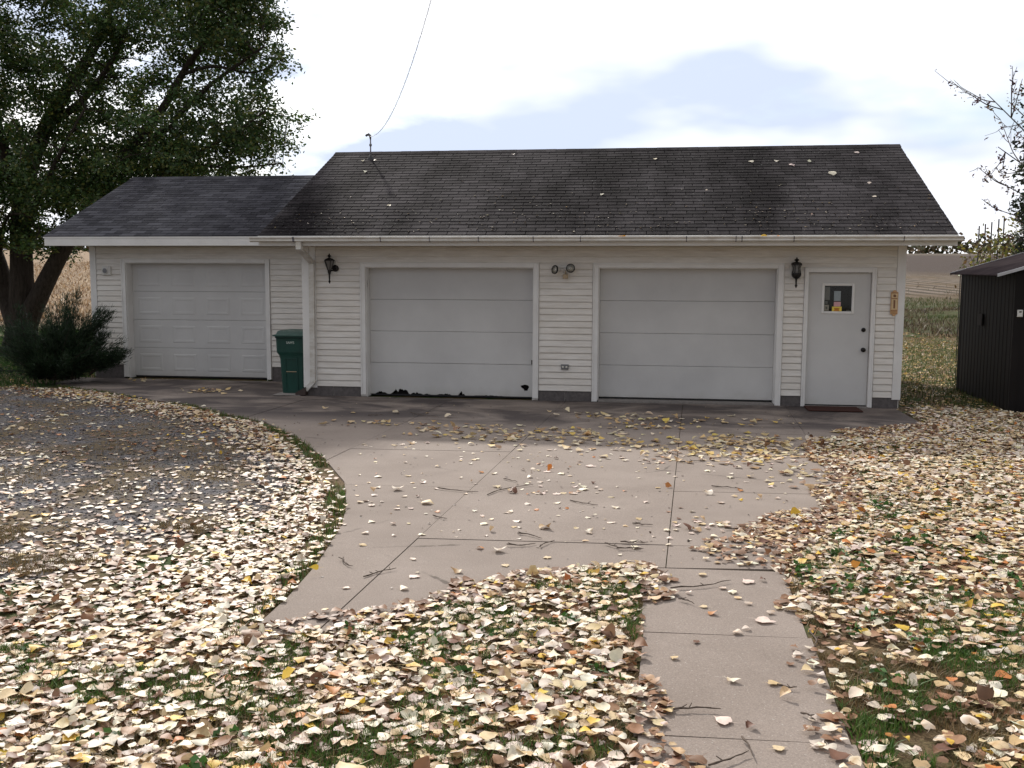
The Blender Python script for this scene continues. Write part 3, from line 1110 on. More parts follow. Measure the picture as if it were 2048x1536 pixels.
# gutter with its straps and downspout
gy = EY - .014
gz = 2.572
prof = [(gy, gz - .075), (gy - .075, gz - .075), (gy - .098, gz - .058), (gy - .092, gz - .036), (gy - .112, gz - .014), (gy - .112, gz), (gy - .106, gz), (gy - .106, gz - .014), (gy - .086, gz - .038),
        (gy - .09, gz - .056), (gy - .073, gz - .068), (gy - .006, gz - .068), (gy - .006, gz - .002), (gy, gz - .002)]
gut = MB()
gut.prism_x(prof, -6.44, 4.235)
gut.prism_x([(gy - .006, gz - .068), (gy - .073, gz - .068), (gy - .09, gz - .056), (gy - .086, gz - .038), (gy - .106, gz - .014), (gy - .106, gz - .002), (gy - .006, gz - .002)], -6.437, -6.43)
gut.prism_x([(gy - .006, gz - .068), (gy - .073, gz - .068), (gy - .09, gz - .056), (gy - .086, gz - .038), (gy - .106, gz - .014), (gy - .106, gz - .002), (gy - .006, gz - .002)], 4.225, 4.232)
guto = gut.build('gutter', MAT['gutter'], G)
for x in (-6.42, -6.294, -5.718, -5.595, -5.107, -4.312, -3.536, -2.772, -2.011, -1.93, -1.216, -0.433, .353, 1.069, 1.155, 1.896, 2.639, 3.427):
    m = MB()
    w = .007 if x > -5.2 else .016
    m.prism_x([(gy - .001, gz - .0775), (gy - .0765, gz - .0775), (gy - .1005, gz - .059), (gy - .0945, gz - .036), (gy - .1145, gz - .014), (gy - .1145, gz + .003),
               (gy - .002, gz + .003), (gy - .002, gz + .001), (gy - .112, gz + .0005), (gy - .1123, gz - .0145), (gy - .0923, gz - .036), (gy - .098, gz - .058), (gy - .075, gz - .0752), (gy - .001, gz - .0752)], x - w, x + w)
    m.build('gutter_strap', MAT['gutter'] if random.random() < .6 else MAT['grey_pipe'], guto)
# downspout: outlet, slanted run back to the corner, vertical run, kick-out
ds = MB()
W2, D2_ = .042, .03


def rect_run(mb, p, q, w, d, axis):
    p, q = Vector(p), Vector(q)
    vs = []
    for c in (p, q):
        for sx, sy in ((-1, -1), (1, -1), (1, 1), (-1, 1)):
            vs.append(tuple(c + Vector((sx * w, 0, 0)) + Vector(axis) * sy * d))
    mb.add(vs, [(0, 1, 5, 4), (1, 2, 6, 5), (2, 3, 7, 6), (3, 0, 4, 7), (3, 2, 1, 0), (4, 5, 6, 7)])


rect_run(ds, (-5.648, gy - .045, gz - .07), (-5.648, gy - .045, gz - .19), W2, D2_, (0, 1, 0))
rect_run(ds, (-5.650, gy - .042, gz - .165), (-5.656, -.062, 2.19), W2 * .985, .028, (0, .35, .94))
rect_run(ds, (-5.657, -.060, 2.225), (-5.665, -.060, .21), W2, D2_, (0, 1, 0))
ds.build('downspout', MAT['gutter'], guto)
m = MB()
rect_run(m, (-5.657, -.060, 2.16), (-5.657, -.060, 2.145), W2 + .006, D2_ + .006, (0, 1, 0))
rect_run(m, (-5.665, -.060, .24), (-5.665, -.060, .225), W2 + .006, D2_ + .006, (0, 1, 0))
m.build('downspout_band', MAT['gutter'], guto)
m = MB()
m.add([(-5.708, -.092, .225), (-5.62, -.092, .225), (-5.62, -.028, .225), (-5.708, -.028, .225), (-5.80, -.094, .135), (-5.76, -.094, .07), (-5.76, -.026, .07), (-5.80, -.026, .135)],
      [(0, 1, 5, 4), (1, 2, 6, 5), (2, 3, 7, 6), (3, 0, 4, 7), (0, 3, 2, 1), (4, 5, 6, 7)])
m.build('downspout_elbow', MAT['gutter'], guto)
m = MB()          # brown diverter flap
m.add([(-5.775, -.125, .145), (-5.775, -.02, .145), (-5.95, -.02, .05), (-5.95, -.125, .05), (-5.775, -.125, .012), (-5.775, -.02, .012), (-5.95, -.02, .006), (-5.95, -.125, .006)],
      [(0, 1, 2, 3), (4, 7, 6, 5), (0, 3, 7, 4), (1, 5, 6, 2), (2, 6, 7, 3), (0, 4, 5, 1)])
m.build('diverter_flap', MAT['brown_metal'], guto)


# ------------------------------------------------------------------ fixtures on the wall
def lantern(x, zc, label, facet, lean):
    t = empty('wall_lantern', (x, 0, zc), label, 'lamp', 'carriage lamps on the garage wall')
    by = -.016
    m = MB()
    m.bbox(x - .085 + lean * .1, x + .085 + lean * .1, by - .012, by + .002, zc - .15, zc + .09, .012)
    m.build('mounting_block', MAT['white_plastic'], t)
    m = MB()
    m.lathe([(.056, by - .013), (.056, by - .026), (.03, by - .034), (.0, by - .034)], x + lean * .55, zc - .05, 14, 'y')
    m.tube([(x + lean * .55, by - .03, zc - .05), (x + lean * .3, -.07, zc - .085), (x, -.125, zc - .095)], [.013, .011, .013], 8)
    m.build('bracket', MAT['black_iron'], t, True)
    n = 6 if facet else 12
    cy = -.125
    if facet:
        cage_p = [(.028, zc - .10), (.085, zc + .075)]
    m = MB()
    if facet:
        # six-sided tapering glass cage: posts, glass, hipped cap
        g = MB()
        g.lathe([(.030, zc - .075), (.076, zc + .072)], x, cy, 6)
        g.build('glass', MAT['lamp_glass'], t)
        for i in range(6):
            a = 2 * math.pi * i / 6
            m.tube([(x + .032 * math.cos(a), cy + .032 * math.sin(a), zc - .078), (x + .083 * math.cos(a), cy + .083 * math.sin(a), zc + .076)], .006, 5)
        m.lathe([(.088, zc + .070), (.092, zc + .078), (.062, zc + .102), (.026, zc + .116), (.014, zc + .124)], x, cy, 6)
        m.lathe([(.012, zc + .122), (.014, zc + .13), (.040, zc + .146), (.012, zc + .168), (.004, zc + .190)], x, cy, 8)
        m.lathe([(.034, zc - .075), (.03, zc - .105), (.016, zc - .15), (.014, zc - .21), (.011, zc - .245)], x, cy, 8)
        m.lathe([(.010, zc - .24), (.021, zc - .262), (.012, zc - .282), (.002, zc - .300)], x, cy, 8)
    else:
        # vase-shaped lamp: waisted glass between a domed hood and a cup
        g = MB()
        g.lathe([(.06, zc - .06), (.05, zc - .02), (.048, zc + .02), (.062, zc + .072)], x, cy, 12)
        g.build('glass', MAT['lamp_glass'], t, True)
        for i in range(6):
            a = 2 * math.pi * i / 6
            m.tube([(x + r * math.cos(a), cy + r * math.sin(a), zc + h) for r, h in ((.066, -.065), (.054, -.01), (.054, .025), (.07, .07))], .006, 5)
        m.lathe([(.060, zc + .066), (.080, zc + .066), (.080, zc + .086), (.056, zc + .105), (.022, zc + .112), (.014, zc + .122)], x, cy, 12)
        m.lathe([(.012, zc + .118), (.042, zc + .14), (.012, zc + .162), (.003, zc + .185)], x, cy, 8)
        m.lathe([(.067, zc - .055), (.072, zc - .075), (.066, zc - .105), (.040, zc - .135), (.017, zc - .148), (.013, zc - .20), (.011, zc - .225)], x, cy, 12)
        m.lathe([(.010, zc - .22), (.022, zc - .246), (.012, zc - .264), (.002, zc - .285)], x, cy, 8)
    m.build('frame', MAT['black_iron'], t)
    return t


lantern(-5.335, 2.145, 'black carriage lamp with tapering glass beside the downspout', True, .13)
lantern(2.02, 2.10, 'black vase shaped carriage lamp beside the entry door', False, 0.0)

fl = empty('floodlight', (-1.50, 0, 2.10), 'twin head floodlight on the wall between the two plain garage doors', 'lamp')
m = MB()
m.lathe([(.058, -.013), (.058, -.035), (.045, -.045), (0, -.045)], -1.49, 2.075, 14, 'y')
m.bbox(-1.60, -1.42, -.055, -.015, 2.115, 2.15)
m.build('base_plate', MAT['white_plastic'], fl, True)
for hx, hz, yaw, pit in ((-1.655, 2.085, -.75, -.10), (-1.41, 2.105, .10, -.12)):
    mtx = Matrix.Translation((hx, -.16, hz)) @ Matrix.Rotation(yaw, 4, 'Z') @ Matrix.Rotation(pit, 4, 'X')
    def ring(prof, n=18, cap=True):
        q = MB().lathe(prof, 0, 0, n, 'y', cap)
        q.v = [tuple(mtx @ Vector(v)) for v in q.v]
        return q
    hd = ring([(.022, .10), (.03, .06), (.058, .012), (.062, 0.0)]).build('lamp_head', MAT['white_plastic'], fl, True)
    ring([(.060, .012), (.069, .010), (.070, -.010), (.058, -.012)], cap=False).build('rim', MAT['black_rubber'], hd, True)
    ring([(.059, -.008), (.040, .004), (.021, .010), (.0, .011)]).build('reflector', MAT['silver'], hd, True)
    ring([(.019, .006), (.017, -.006), (.0, -.010)]).build('bulb', MAT['grey_metal'], hd, True)
    m = MB()
    m.tube([(-1.49, -.04, 2.09), tuple(mtx @ Vector((0, .09, 0)))], .011, 8)
    m.build('arm', MAT['white_plastic'], fl)
m = MB()
m.tube([(-1.495, -.05, 2.06), (-1.495, -.085, 2.01)], .008, 8)
m.bbox(-1.535, -1.455, -.125, -.06, 1.945, 2.012, .008)
m.build('motion_sensor', MAT['beige_plastic'], fl)

ob = empty('outlet_box', (-1.496, 0, .55), 'small grey weatherproof outlet low on the wall between the garage doors', 'outlet')
m = MB()
m.bbox(-1.555, -1.437, -.055, -.012, .508, .588, .008)
m.build('cover', MAT['grey_metal'], ob)
for q in (-1.524, -1.468):
    m = MB().lathe([(.017, -.0555), (.017, -.061), (.0, -.062)], q, .548, 10, 'y')
    m.build('flap', MAT['silver'], ob)

vb = empty('wall_vent', (-10.54, S, 2.06), 'square white box with round grey dial on the left wing wall', 'vent')
MB().bbox(-10.625, -10.455, S - .055, S - .012, 1.975, 2.145, .012).build('housing', MAT['white_plastic'], vb)
m = MB().lathe([(.060, S - .056), (.060, S - .070), (.05, S - .072), (.0, S - .072)], -10.555, 2.06, 18, 'y')
m.build('collar', MAT['white_plastic'], vb)
m = MB().lathe([(.047, S - .0725), (.046, S - .078), (.0, S - .080)], -10.555, 2.06, 18, 'y')
m.build('dial', MAT['grey_metal'], vb)

pq = empty('wall_thermometer', (3.477, 0, 1.6), 'narrow tan upright plaque on the corner beside the entry door', 'plaque')
def plq(x0, x1, z0, z1, y, d, m, n):
    MB().bbox(x0, x1, y - d, y, z0, z1, .003).build(n, MAT[m], pq)
plq(3.425, 3.53, 1.435, 1.765, -.027, .014, 'plaque', 'board')
MB().lathe([(.03, -.0275), (.03, -.040), (0, -.041)], 3.478, 1.765, 14, 'y').build('crest', MAT['plaque'], pq)
MB().lathe([(.03, -.0275), (.03, -.040), (0, -.041)], 3.478, 1.436, 14, 'y').build('crest', MAT['plaque'], pq)
plq(3.436, 3.519, 1.50, 1.658, -.0415, .003, 'plaque_light', 'scale_panel')
plq(3.436, 3.519, 1.675, 1.742, -.0415, .003, 'plaque_light', 'scale_panel')
plq(3.464, 3.490, 1.520, 1.645, -.045, .003, 'plaque_dark', 'tube')
plq(3.432, 3.523, 1.748, 1.757, -.0415, .003, 'plaque_dark', 'border')
plq(3.432, 3.523, 1.662, 1.670, -.0415, .003, 'plaque_dark', 'border')
plq(3.432, 3.523, 1.478, 1.488, -.0415, .003, 'plaque_dark', 'border')
plq(3.432, 3.523, 1.446, 1.453, -.0415, .003, 'plaque_dark', 'border')
MB().lathe([(.022, -.045), (.018, -.047), (.0, -.047)], 3.478, 1.708, 12, 'y').build('emblem', MAT['plaque_dark'], pq)

# doormat
dm = MB()
dm.bbox(2.20, 2.98, -.62, -.085, .003, .018, .004)
tag(dm.build('doormat', MAT['mat']), 'dark brown doormat on the slab below the entry door', 'doormat')

# roof mast and service cable
ms = empty('service_mast', (-5.53, 2.97, roof_z(2.97)), 'thin grey mast with hooked head rising from the main roof', 'mast')
zr = roof_z(2.95)
m = MB()
m.tube([(-5.53, 2.95, zr - .05), (-5.53, 2.95, 4.585)], .0125, 10)
m.build('pipe', MAT['grey_pipe'], ms, True)
MB().lathe([(.022, 4.44), (.027, 4.45), (.027, 4.475), (.022, 4.485)], -5.53, 2.95, 10).build('clamp', MAT['grey_metal'], ms)
m = MB()
m.tube([(-5.53, 2.95, 4.57), (-5.535, 2.945, 4.635), (-5.565, 2.935, 4.662), (-5.60, 2.93, 4.645), (-5.615, 2.93, 4.625)], [.015, .024, .027, .024, .018], 10)
m.build('weather_head', MAT['grey_pipe'], ms, True)
MB().lathe([(.10, zr - .06), (.075, zr + .0), (.028, zr + .05), (.016, zr + .09)], -5.53, 2.95, 12).build('boot', MAT['tar'], ms, True)
cb = MB()
P0, P2 = Vector((-5.55, 2.93)), Vector((-2.62, -4.5))
N = 260
for ph in range(2):
    pts = []
    for i in range(N + 1):
        s = 2.6 * i / N
        q = P0.lerp(P2, s)
        zz = 4.62 + 1.554 * s * s - 1.134 * s
        a = 2 * math.pi * s * 17 + ph * math.pi
        pts.append((q.x + .0055 * math.cos(a), q.y, zz + .0055 * math.sin(a)))
    cb.tube(pts, .0026 if ph else .002, 4)
tag(cb.build('service_cable', MAT['wire']), 'twisted dark overhead cable running from the roof mast across the sky', 'cable')

# ------------------------------------------------------------------ wheeled bin
bn = empty('wheeled_bin', (-6.10, .42, 0), 'tall dark green wheeled bin beside the downspout', 'bin')
m = MB()
# body: tapered tub with a wider collar, front face at y .12
def ringz(cx, cy, w, d, z, b=.03):
    x0, x1, y0, y1 = cx - w / 2, cx + w / 2, cy - d / 2, cy + d / 2
    return [(x0 + b, y0, z), (x1 - b, y0, z), (x1, y0 + b, z), (x1, y1 - b, z), (x1 - b, y1, z), (x0 + b, y1, z), (x0, y1 - b, z), (x0, y0 + b, z)]
rings = [ringz(-6.085, .40, .39, .52, .012), ringz(-6.09, .41, .43, .60, .60), ringz(-6.092, .415, .455, .62, .645), ringz(-6.10, .42, .51, .66, .70), ringz(-6.10, .42, .525, .68, .93), ringz(-6.10, .42, .555, .70, .945), ringz(-6.10, .42, .555, .70, .965)]
vs = [p for r in rings for p in r]
fs = []
for i in range(len(rings) - 1):
    for k in range(8):
        k2 = (k + 1) % 8
        fs.append((i * 8 + k, i * 8 + k2, i * 8 + 8 + k2, i * 8 + 8 + k))
fs.append(tuple(range(7, -1, -1)))
m.add(vs, fs)
m.build('tub', MAT['green_plastic'], bn)
m = MB()
rings = [ringz(-6.10, .40, .60, .76, .968), ringz(-6.10, .40, .60, .76, .985), ringz(-6.10, .42, .53, .66, 1.0), ringz(-6.10, .43, .50, .62, 1.045), ringz(-6.10, .44, .44, .52, 1.062)]
vs = [p for r in rings for p in r]
fs = []
for i in range(len(rings) - 1):
    for k in range(8):
        k2 = (k + 1) % 8
        fs.append((i * 8 + k, i * 8 + k2, i * 8 + 8 + k2, i * 8 + 8 + k))
fs += [tuple(range(7, -1, -1)), tuple(range(32, 40))]
m.add(vs, fs)
m.build('lid', MAT['green_plastic'], bn)
# recessed front panel frame (proud ribs) following the taper
def fy(z): return .40 + (z - .012) / .588 * .01 - (.52 + (z - .012) / .588 * .08) / 2
m = MB()
for xa, xb in ((-6.215, -6.195), (-6.010, -5.990)):
    m.add([(xa, fy(.06) - .010, .06), (xb, fy(.06) - .010, .06), (xb, fy(.60) - .010, .60), (xa, fy(.60) - .010, .60),
           (xa, fy(.06) + .004, .06), (xb, fy(.06) + .004, .06), (xb, fy(.60) + .004, .60), (xa, fy(.60) + .004, .60)],
          [(0, 1, 2, 3), (0, 3, 7, 4), (1, 5, 6, 2), (3, 2, 6, 7), (0, 4, 5, 1)])
m.box(-6.195, -6.010, fy(.6) - .012, fy(.6) + .004, .585, .605)
m.build('rib', MAT['green_plastic'], bn)
MB().box(-6.19, -6.014, fy(.375) - .012, fy(.375) + .002, .370, .380).build('handle_bar', MAT['beige_plastic'], bn)
for wx in (-6.30, -5.88):
    q = MB().lathe([(.10, 0), (.105, .01), (.105, .035), (.10, .045)], 0, 0, 16)
    q.v = [(wx + (z if wx < -6.1 else -z), .68 + x, .106 + y) for x, y, z in q.v]
    q.build('wheel', MAT['black_rubber'], bn)
# lettering on the collar
cu = bpy.data.curves.new('lettering', 'FONT')
cu.body = "SAM'S"
cu.size = .055
cu.extrude = .0008
cu.align_x = 'CENTER'
to = bpy.data.objects.new('lettering_src', cu)
col.objects.link(to)
bpy.context.view_layer.update()
tme = bpy.data.meshes.new_from_object(to.evaluated_get(bpy.context.evaluated_depsgraph_get()))
bpy.data.objects.remove(to)
lo = link('lettering', tme, bn)
tme.materials.clear()
tme.materials.append(MAT['lettering'])
lo.location = Vector((-6.10, .0785, .845)) - OFF[bn.name]
lo.rotation_euler = (math.pi / 2, 0, 0)
pd = MB()
pd.bbox(-6.33, -5.86, -.16, .78, .0035, .012, .004)
# the bin stands on a thin pad of concrete
tag(pd.build('paver', MAT['pad']), 'thin flat paver under the green wheeled bin', 'paver')

# ------------------------------------------------------------------ shed on the right
sh = empty('shed', (6.7, 1.6, 0), 'dark brown corrugated steel shed right of the garage', 'shed')
c_n, c_f = Vector((5.2, -0.03)), Vector((5.30, 3.12))
ax = (c_f - c_n).normalized()
px = Vector((ax.y, -ax.x))
SW = 3.2


def shp(u, v, z):
    """u along the side wall from the near corner, v to the right, z up"""
    q = c_n + ax * u + px * v
    return (q.x, q.y, z)


LEN = (c_f - c_n).length
def ribbed(mb, p_of, L, z0, z1f, pitch=.19, d=.005):
    """ribbed steel cladding: p_of(t, depth) -> (x, y); flat pans with small raised ribs"""
    ts = []
    t = 0
    while t < L:
        for a, h in ((0, 0), (.13, 0), (.145, d), (.165, d), (.18, 0)):
            if t + a < L: ts.append((t + a, h))
        t += pitch
    ts.append((L, 0))
    n = len(ts)
    vs = []
    for t, h in ts:
        x, y = p_of(t, h)
        vs.append((x, y, z0))
    for t, h in ts:
        x, y = p_of(t, h)
        vs.append((x, y, z1f(t)))
    mb.add(vs, [(i, i + 1, n + i + 1, n + i) for i in range(n - 1)])


m = MB()
ribbed(m, lambda t, h: shp(LEN - t, -h, 0)[:2], LEN, -.08, lambda t: 2.07)
m.build('side_wall', MAT['shed'], sh)
m = MB()
ribbed(m, lambda t, h: shp(-h, t, 0)[:2], SW, -.08, lambda t: 2.07 + .30 * min(t, SW - t))
m.build('front_wall', MAT['shed'], sh)
m = MB()
ribbed(m, lambda t, h: shp(LEN + h, SW - t, 0)[:2], SW, -.08, lambda t: 2.07 + .30 * min(t, SW - t))
ribbed(m, lambda t, h: shp(t, SW + h, 0)[:2], LEN, -.08, lambda t: 2.07)
m.build('back_wall', MAT['shed'], sh)
m = MB()
q0 = [shp(-.02, -.022, -.05), shp(-.02, .07, -.05), shp(-.02, .07, 2.06), shp(-.02, -.022, 2.06), shp(.05, -.022, -.05), shp(.05, -.022, 2.06)]
m.add(q0, [(0, 1, 2, 3), (4, 0, 3, 5)])
m.build('corner_trim', MAT['shed'], sh)
m = MB()
q0 = [shp(LEN - .05, -.022, -.05), shp(LEN + .01, -.022, -.05), shp(LEN + .01, -.022, 2.06), shp(LEN - .05, -.022, 2.06)]
m.add(q0, [(1, 0, 3, 2)])
m.build('corner_trim', MAT['shed'], sh)
# corrugated roof, two slopes
e_n, e_f = Vector((4.87, -.21)), Vector((5.13, 3.21))
m = MB()
nn = 48
for side in (0, 1):
    vs = []
    for i in range(nn * 2 + 1):
        t = i / (nn * 2)
        zc = .012 * (1 if i % 2 else -1)
        e = e_n.lerp(e_f, t)
        rr = e + px * 1.98
        far = e + px * 3.96
        if side == 0:
            vs += [(e.x, e.y, 2.02 + .045 * t + zc), (rr.x, rr.y, 2.02 + .045 * t + .60 + zc)]
        else:
            vs += [(rr.x, rr.y, 2.021 + .045 * t + .60 + zc), (far.x, far.y, 2.02 + .045 * t + zc)]
    m.add(vs, [(2 * i, 2 * i + 1, 2 * i + 3, 2 * i + 2) for i in range(nn * 2)])
m.build('corrugated_roof', MAT['shed_roof'], sh)
m = MB()
for e, zz, o_ in ((e_n, 2.02, -1), (e_f, 2.065, 1)):
    a, b = e, e + px * 1.98
    a2, b2 = a + ax * .03 * -o_, b + ax * .03 * -o_
    m.add([(a.x, a.y, zz - .022), (b.x, b.y, zz + .578), (b.x, b.y, zz + .622), (a.x, a.y, zz + .022), (a2.x, a2.y, zz + .022), (b2.x, b2.y, zz + .622)], [(0, 1, 2, 3), (3, 2, 5, 4)])
m.build('rake_trim', MAT['shed_edge'], sh)
m = MB()
for s0, s1 in ((0.31, .36), (.64, .69)):
    pass
p0, p1 = shp(1.86, -.03, 1.22), shp(1.58, -.03, 1.40)
m.add([shp(1.60, -.024, 1.21), shp(1.86, -.024, 1.21), shp(1.86, -.024, 1.40), shp(1.60, -.024, 1.40), shp(1.60, -.036, 1.21), shp(1.86, -.036, 1.21), shp(1.86, -.036, 1.40), shp(1.60, -.036, 1.40)],
      [(4, 7, 6, 5), (0, 4, 5, 1), (3, 2, 6, 7), (0, 3, 7, 4), (1, 5, 6, 2)])
m.build('latch_plate', MAT['post'], sh)
kp = empty('key_box', (5.26, -.05, 1.46), 'small white box mounted on the front of the dark shed', 'box')
m = MB()
m.bbox(5.222, 5.298, -.075, -.03, 1.41, 1.515, .008)
m.build('case', MAT['white_plastic'], kp)
MB().bbox(5.245, 5.275, -.079, -.0755, 1.475, 1.495, .002).build('screen', MAT['interior'], kp)


# ------------------------------------------------------------------ leaves
def leaf_template(detail):
    """verts (u along the midrib, w across) and triangles of a broad cottonwood leaf"""
    if detail:
        half = [(-.04, .17), (.06, .37), (.24, .475), (.45, .43), (.68, .25), (.86, .075)]
        mid = [(0.0, 0), (.30, 0), (.62, 0), (1.0, 0)]
    else:
        half = [(.02, .34), (.35, .46), (.72, .22)]
        mid = [(0.0, 0), (.45, 0), (1.0, 0)]
    V = list(mid) + half + [(u, -w) for u, w in half]
    nm, nh = len(mid), len(half)
    F = []
    for sgn, st in ((1, nm), (-1, nm + nh)):
        if detail:
            h = [st + i for i in range(nh)]
            T = [(0, h[1], h[0]), (0, 1, h[1]), (1, h[2], h[1]), (1, h[3], h[2]), (1, 2, h[3]), (2, h[4], h[3]), (2, h[5], h[4]), (2, 3, h[5])]
        else:
            h = [st + i for i in range(nh)]
            T = [(0, 1, h[0]), (1, h[1], h[0]), (1, h[2], h[1]), (1, 2, h[2])]
        for t in T: F.append(t[::-1] if sgn > 0 else t)
    return np.array(V, float), np.array(F, int)


PAL = [((.81, .72, .56), .19), ((.76, .66, .53), .175), ((.65, .545, .455), .13), ((.69, .53, .31), .165), ((.55, .39, .20), .13), ((.30, .16, .08), .09),
       ((.16, .072, .04), .05), ((.52, .19, .04), .022), ((.69, .45, .05), .035), ((.41, .33, .28), .03)]
PAL_SHADE = [((.66, .56, .40), .25), ((.60, .47, .26), .33), ((.52, .36, .17), .22), ((.32, .19, .10), .12), ((.62, .44, .10), .08)]  # duller, yellower tints that paint the leaves as lying in shade


def gen_leaves(N, size, detail=True, tilt=.22, palette=PAL, curl=.35, stem=True):
    """N leaves centred on the origin, lowest point at z=0: (N, nv, 3), faces, colours (N,3)"""
    T, F = leaf_template(detail)
    nv = len(T)
    L = size * np.clip(rng.lognormal(-.06, .32, N), .4, 1.5)
    asp = rng.uniform(.78, 1.06, N)
    u = np.repeat(T[None, :, 0], N, 0) - .45
    w = np.repeat(T[None, :, 1], N, 0) * asp[:, None]
    w = w * (1 + rng.normal(0, .085, w.shape))
    u = u + rng.normal(0, .032, u.shape)
    fold = rng.normal(.10, .28, N)[:, None]
    cu = rng.normal(0, curl, N)[:, None]
    cw = rng.normal(0, curl * 1.1, N)[:, None]
    z = fold * np.abs(w) * .5 + cu * u ** 2 + cw * w ** 2 + rng.normal(0, .022, w.shape)
    z = z + rng.normal(0, .22, N)[:, None] * u * w
    P = np.stack([u, w, z], -1) * L[:, None, None]
    if stem:
        b = P[:, 0]
        ds = np.stack([-rng.uniform(.35, .75, N), rng.normal(0, .22, N), rng.normal(0, .08, N)], -1) * L[:, None]
        wv = np.stack([np.zeros(N), np.full(N, .020), np.zeros(N)], -1) * L[:, None]
        P = np.concatenate([P, (b + wv)[:, None], (b - wv)[:, None], (b + ds)[:, None]], 1)
        F = np.concatenate([F, [[nv, nv + 1, nv + 2]]], 0)
    # tilt about a random horizontal axis, then turn
    th = np.abs(rng.normal(0, tilt, N))
    up = rng.random(N) < .018
    th = np.where(up, rng.uniform(.6, 1.3, N), th)
    flip = rng.random(N) < .5
    th = np.where(flip & ~up, th + math.pi, th)
    ph = rng.uniform(0, 2 * math.pi, N)
    az = rng.uniform(0, 2 * math.pi, N)
    c, s = np.cos(az), np.sin(az)
    P = np.stack([c[:, None] * P[..., 0] - s[:, None] * P[..., 1], s[:, None] * P[..., 0] + c[:, None] * P[..., 1], P[..., 2]], -1)
    k = np.stack([np.cos(ph), np.sin(ph), np.zeros(N)], -1)[:, None]
    ct, st = np.cos(th)[:, None, None], np.sin(th)[:, None, None]
    P = P * ct + np.cross(k, P) * st + k * np.sum(k * P, -1, keepdims=True) * (1 - ct)
    P[..., 2] -= P[..., 2].min(1)[:, None]
    pr = np.array([p for _, p in palette])
    ci = rng.choice(len(palette), N, p=pr / pr.sum())
    C = np.array([c_ for c_, _ in palette])[ci] * rng.uniform(.86, 1.1, N)[:, None]
    C = np.clip(C * (1 + rng.normal(0, .03, (N, 3))), 0.01, .9)
    return P, F, C


def leaf_shading(N, nv):
    """blotches and browned margins of the dry blade itself"""
    f = rng.normal(1.0, .09, (N, nv, 1))
    brown = (rng.random((N, 1, 1)) < .45) * (rng.random((N, nv, 1)) < .3)
    tone = np.where(brown, np.array([.74, .62, .48]), np.array([1.0, 1.0, 1.0]))
    return np.clip(f, .7, 1.25) * tone


def merge(P, F, C, pos):
    N, nv, _ = P.shape
    V = (P + pos[:, None]).reshape(-1, 3)
    FF = (F[None] + (np.arange(N) * nv)[:, None, None]).reshape(-1, 3)
    CC = C[:, None, :] * leaf_shading(N, nv)
    return V, FF, CC.reshape(-1, 3)


def in_poly(x, y, poly):
    ins = np.zeros(len(x), bool)
    n = len(poly)
    for i in range(n):
        x0, y0 = poly[i]
        x1, y1 = poly[(i + 1) % n]
        c = ((y0 > y) != (y1 > y)) & (x < (x1 - x0) * (y - y0) / (y1 - y0 + 1e-12) + x0)
        ins ^= c
    return ins


def edge_dist(x, y, line):
    d = np.full(len(x), 1e9)
    for (x0, y0), (x1, y1) in zip(line[:-1], line[1:]):
        dx, dy = x1 - x0, y1 - y0
        t = np.clip(((x - x0) * dx + (y - y0) * dy) / (dx * dx + dy * dy), 0, 1)
        d = np.minimum(d, np.hypot(x - x0 - t * dx, y - y0 - t * dy))
    return d


def vnoise(x, y, s, seed=0):
    g = np.random.default_rng(seed).random((64, 64))
    a, b = x * s + 300.3, y * s + 300.7
    i, j = np.floor(a).astype(int), np.floor(b).astype(int)
    fx, fy_ = a - i, b - j
    fx, fy_ = fx * fx * (3 - 2 * fx), fy_ * fy_ * (3 - 2 * fy_)
    G_ = lambda p, q: g[p % 64, q % 64]
    return (G_(i, j) * (1 - fx) + G_(i + 1, j) * fx) * (1 - fy_) + (G_(i, j + 1) * (1 - fx) + G_(i + 1, j + 1) * fx) * fy_


LEFT_EDGE = OUT[2:15]
# the line where the leaf litter ends on the concrete on the right
R_LINE = [(3.6, -1.5), (2.9, -2.2), (2.05, -2.95), (1.80, -3.6), (1.55, -4.2), (1.62, -5.0), (1.72, -5.7), (1.45, -6.3), (1.30, -7.1), (.98, -7.7), (.66, -8.05), (.28, -8.8), (.55, -9.0), (.80, -9.3), (.84, -9.8), (.80, -10.6), (.78, -11.2), (.80, -12.2), (.80, -16)]
R_POLY = R_LINE + [(14, -16), (14, 0.2), (5.2, -.1), (3.75, .1)]
F_POLY = [(-2.25, -10.85), (-1.62, -10.34), (-1.3, -10.1), (-.98, -9.74), (-.6, -9.36), (-.3, -9.16), (-.02, -9.08), (.05, -9.5), (.02, -9.95), (-.06, -10.5), (-.10, -11.1), (.02, -11.6), (.12, -12.1), (-.04, -13), (-.04, -16), (-14, -16), (-14, -15)]
N0 = 1400000
bx_, by_ = rng.uniform(-14, 9, N0), rng.uniform(-14.6, 18, N0)
dens = np.zeros(N0)            # per square metre
cand = N0 / (23 * 32.6) * 1.0
view = (np.abs(np.arctan2(bx_, by_ + 15.84) + .147) < .62) & (np.hypot(bx_, by_ + 15.84) > 2.6)
bx_, by_ = bx_[view], by_[view]
N0 = len(bx_)
dens = np.zeros(N0)
nz = vnoise(bx_, by_, 1.1, 1)
nz2 = vnoise(bx_, by_, .45, 2)
nz3 = vnoise(bx_, by_, 2.6, 5)
jx = (vnoise(bx_, by_, 2.2, 71) - .5) * .34 + (vnoise(bx_, by_, 6.5, 72) - .5) * .16
jy = (vnoise(bx_, by_, 2.2, 73) - .5) * .34 + (vnoise(bx_, by_, 6.5, 74) - .5) * .16
inR = in_poly(bx_ + jx, by_ + jy, R_POLY)
inF = in_poly(bx_ + jx, by_ + jy, F_POLY)
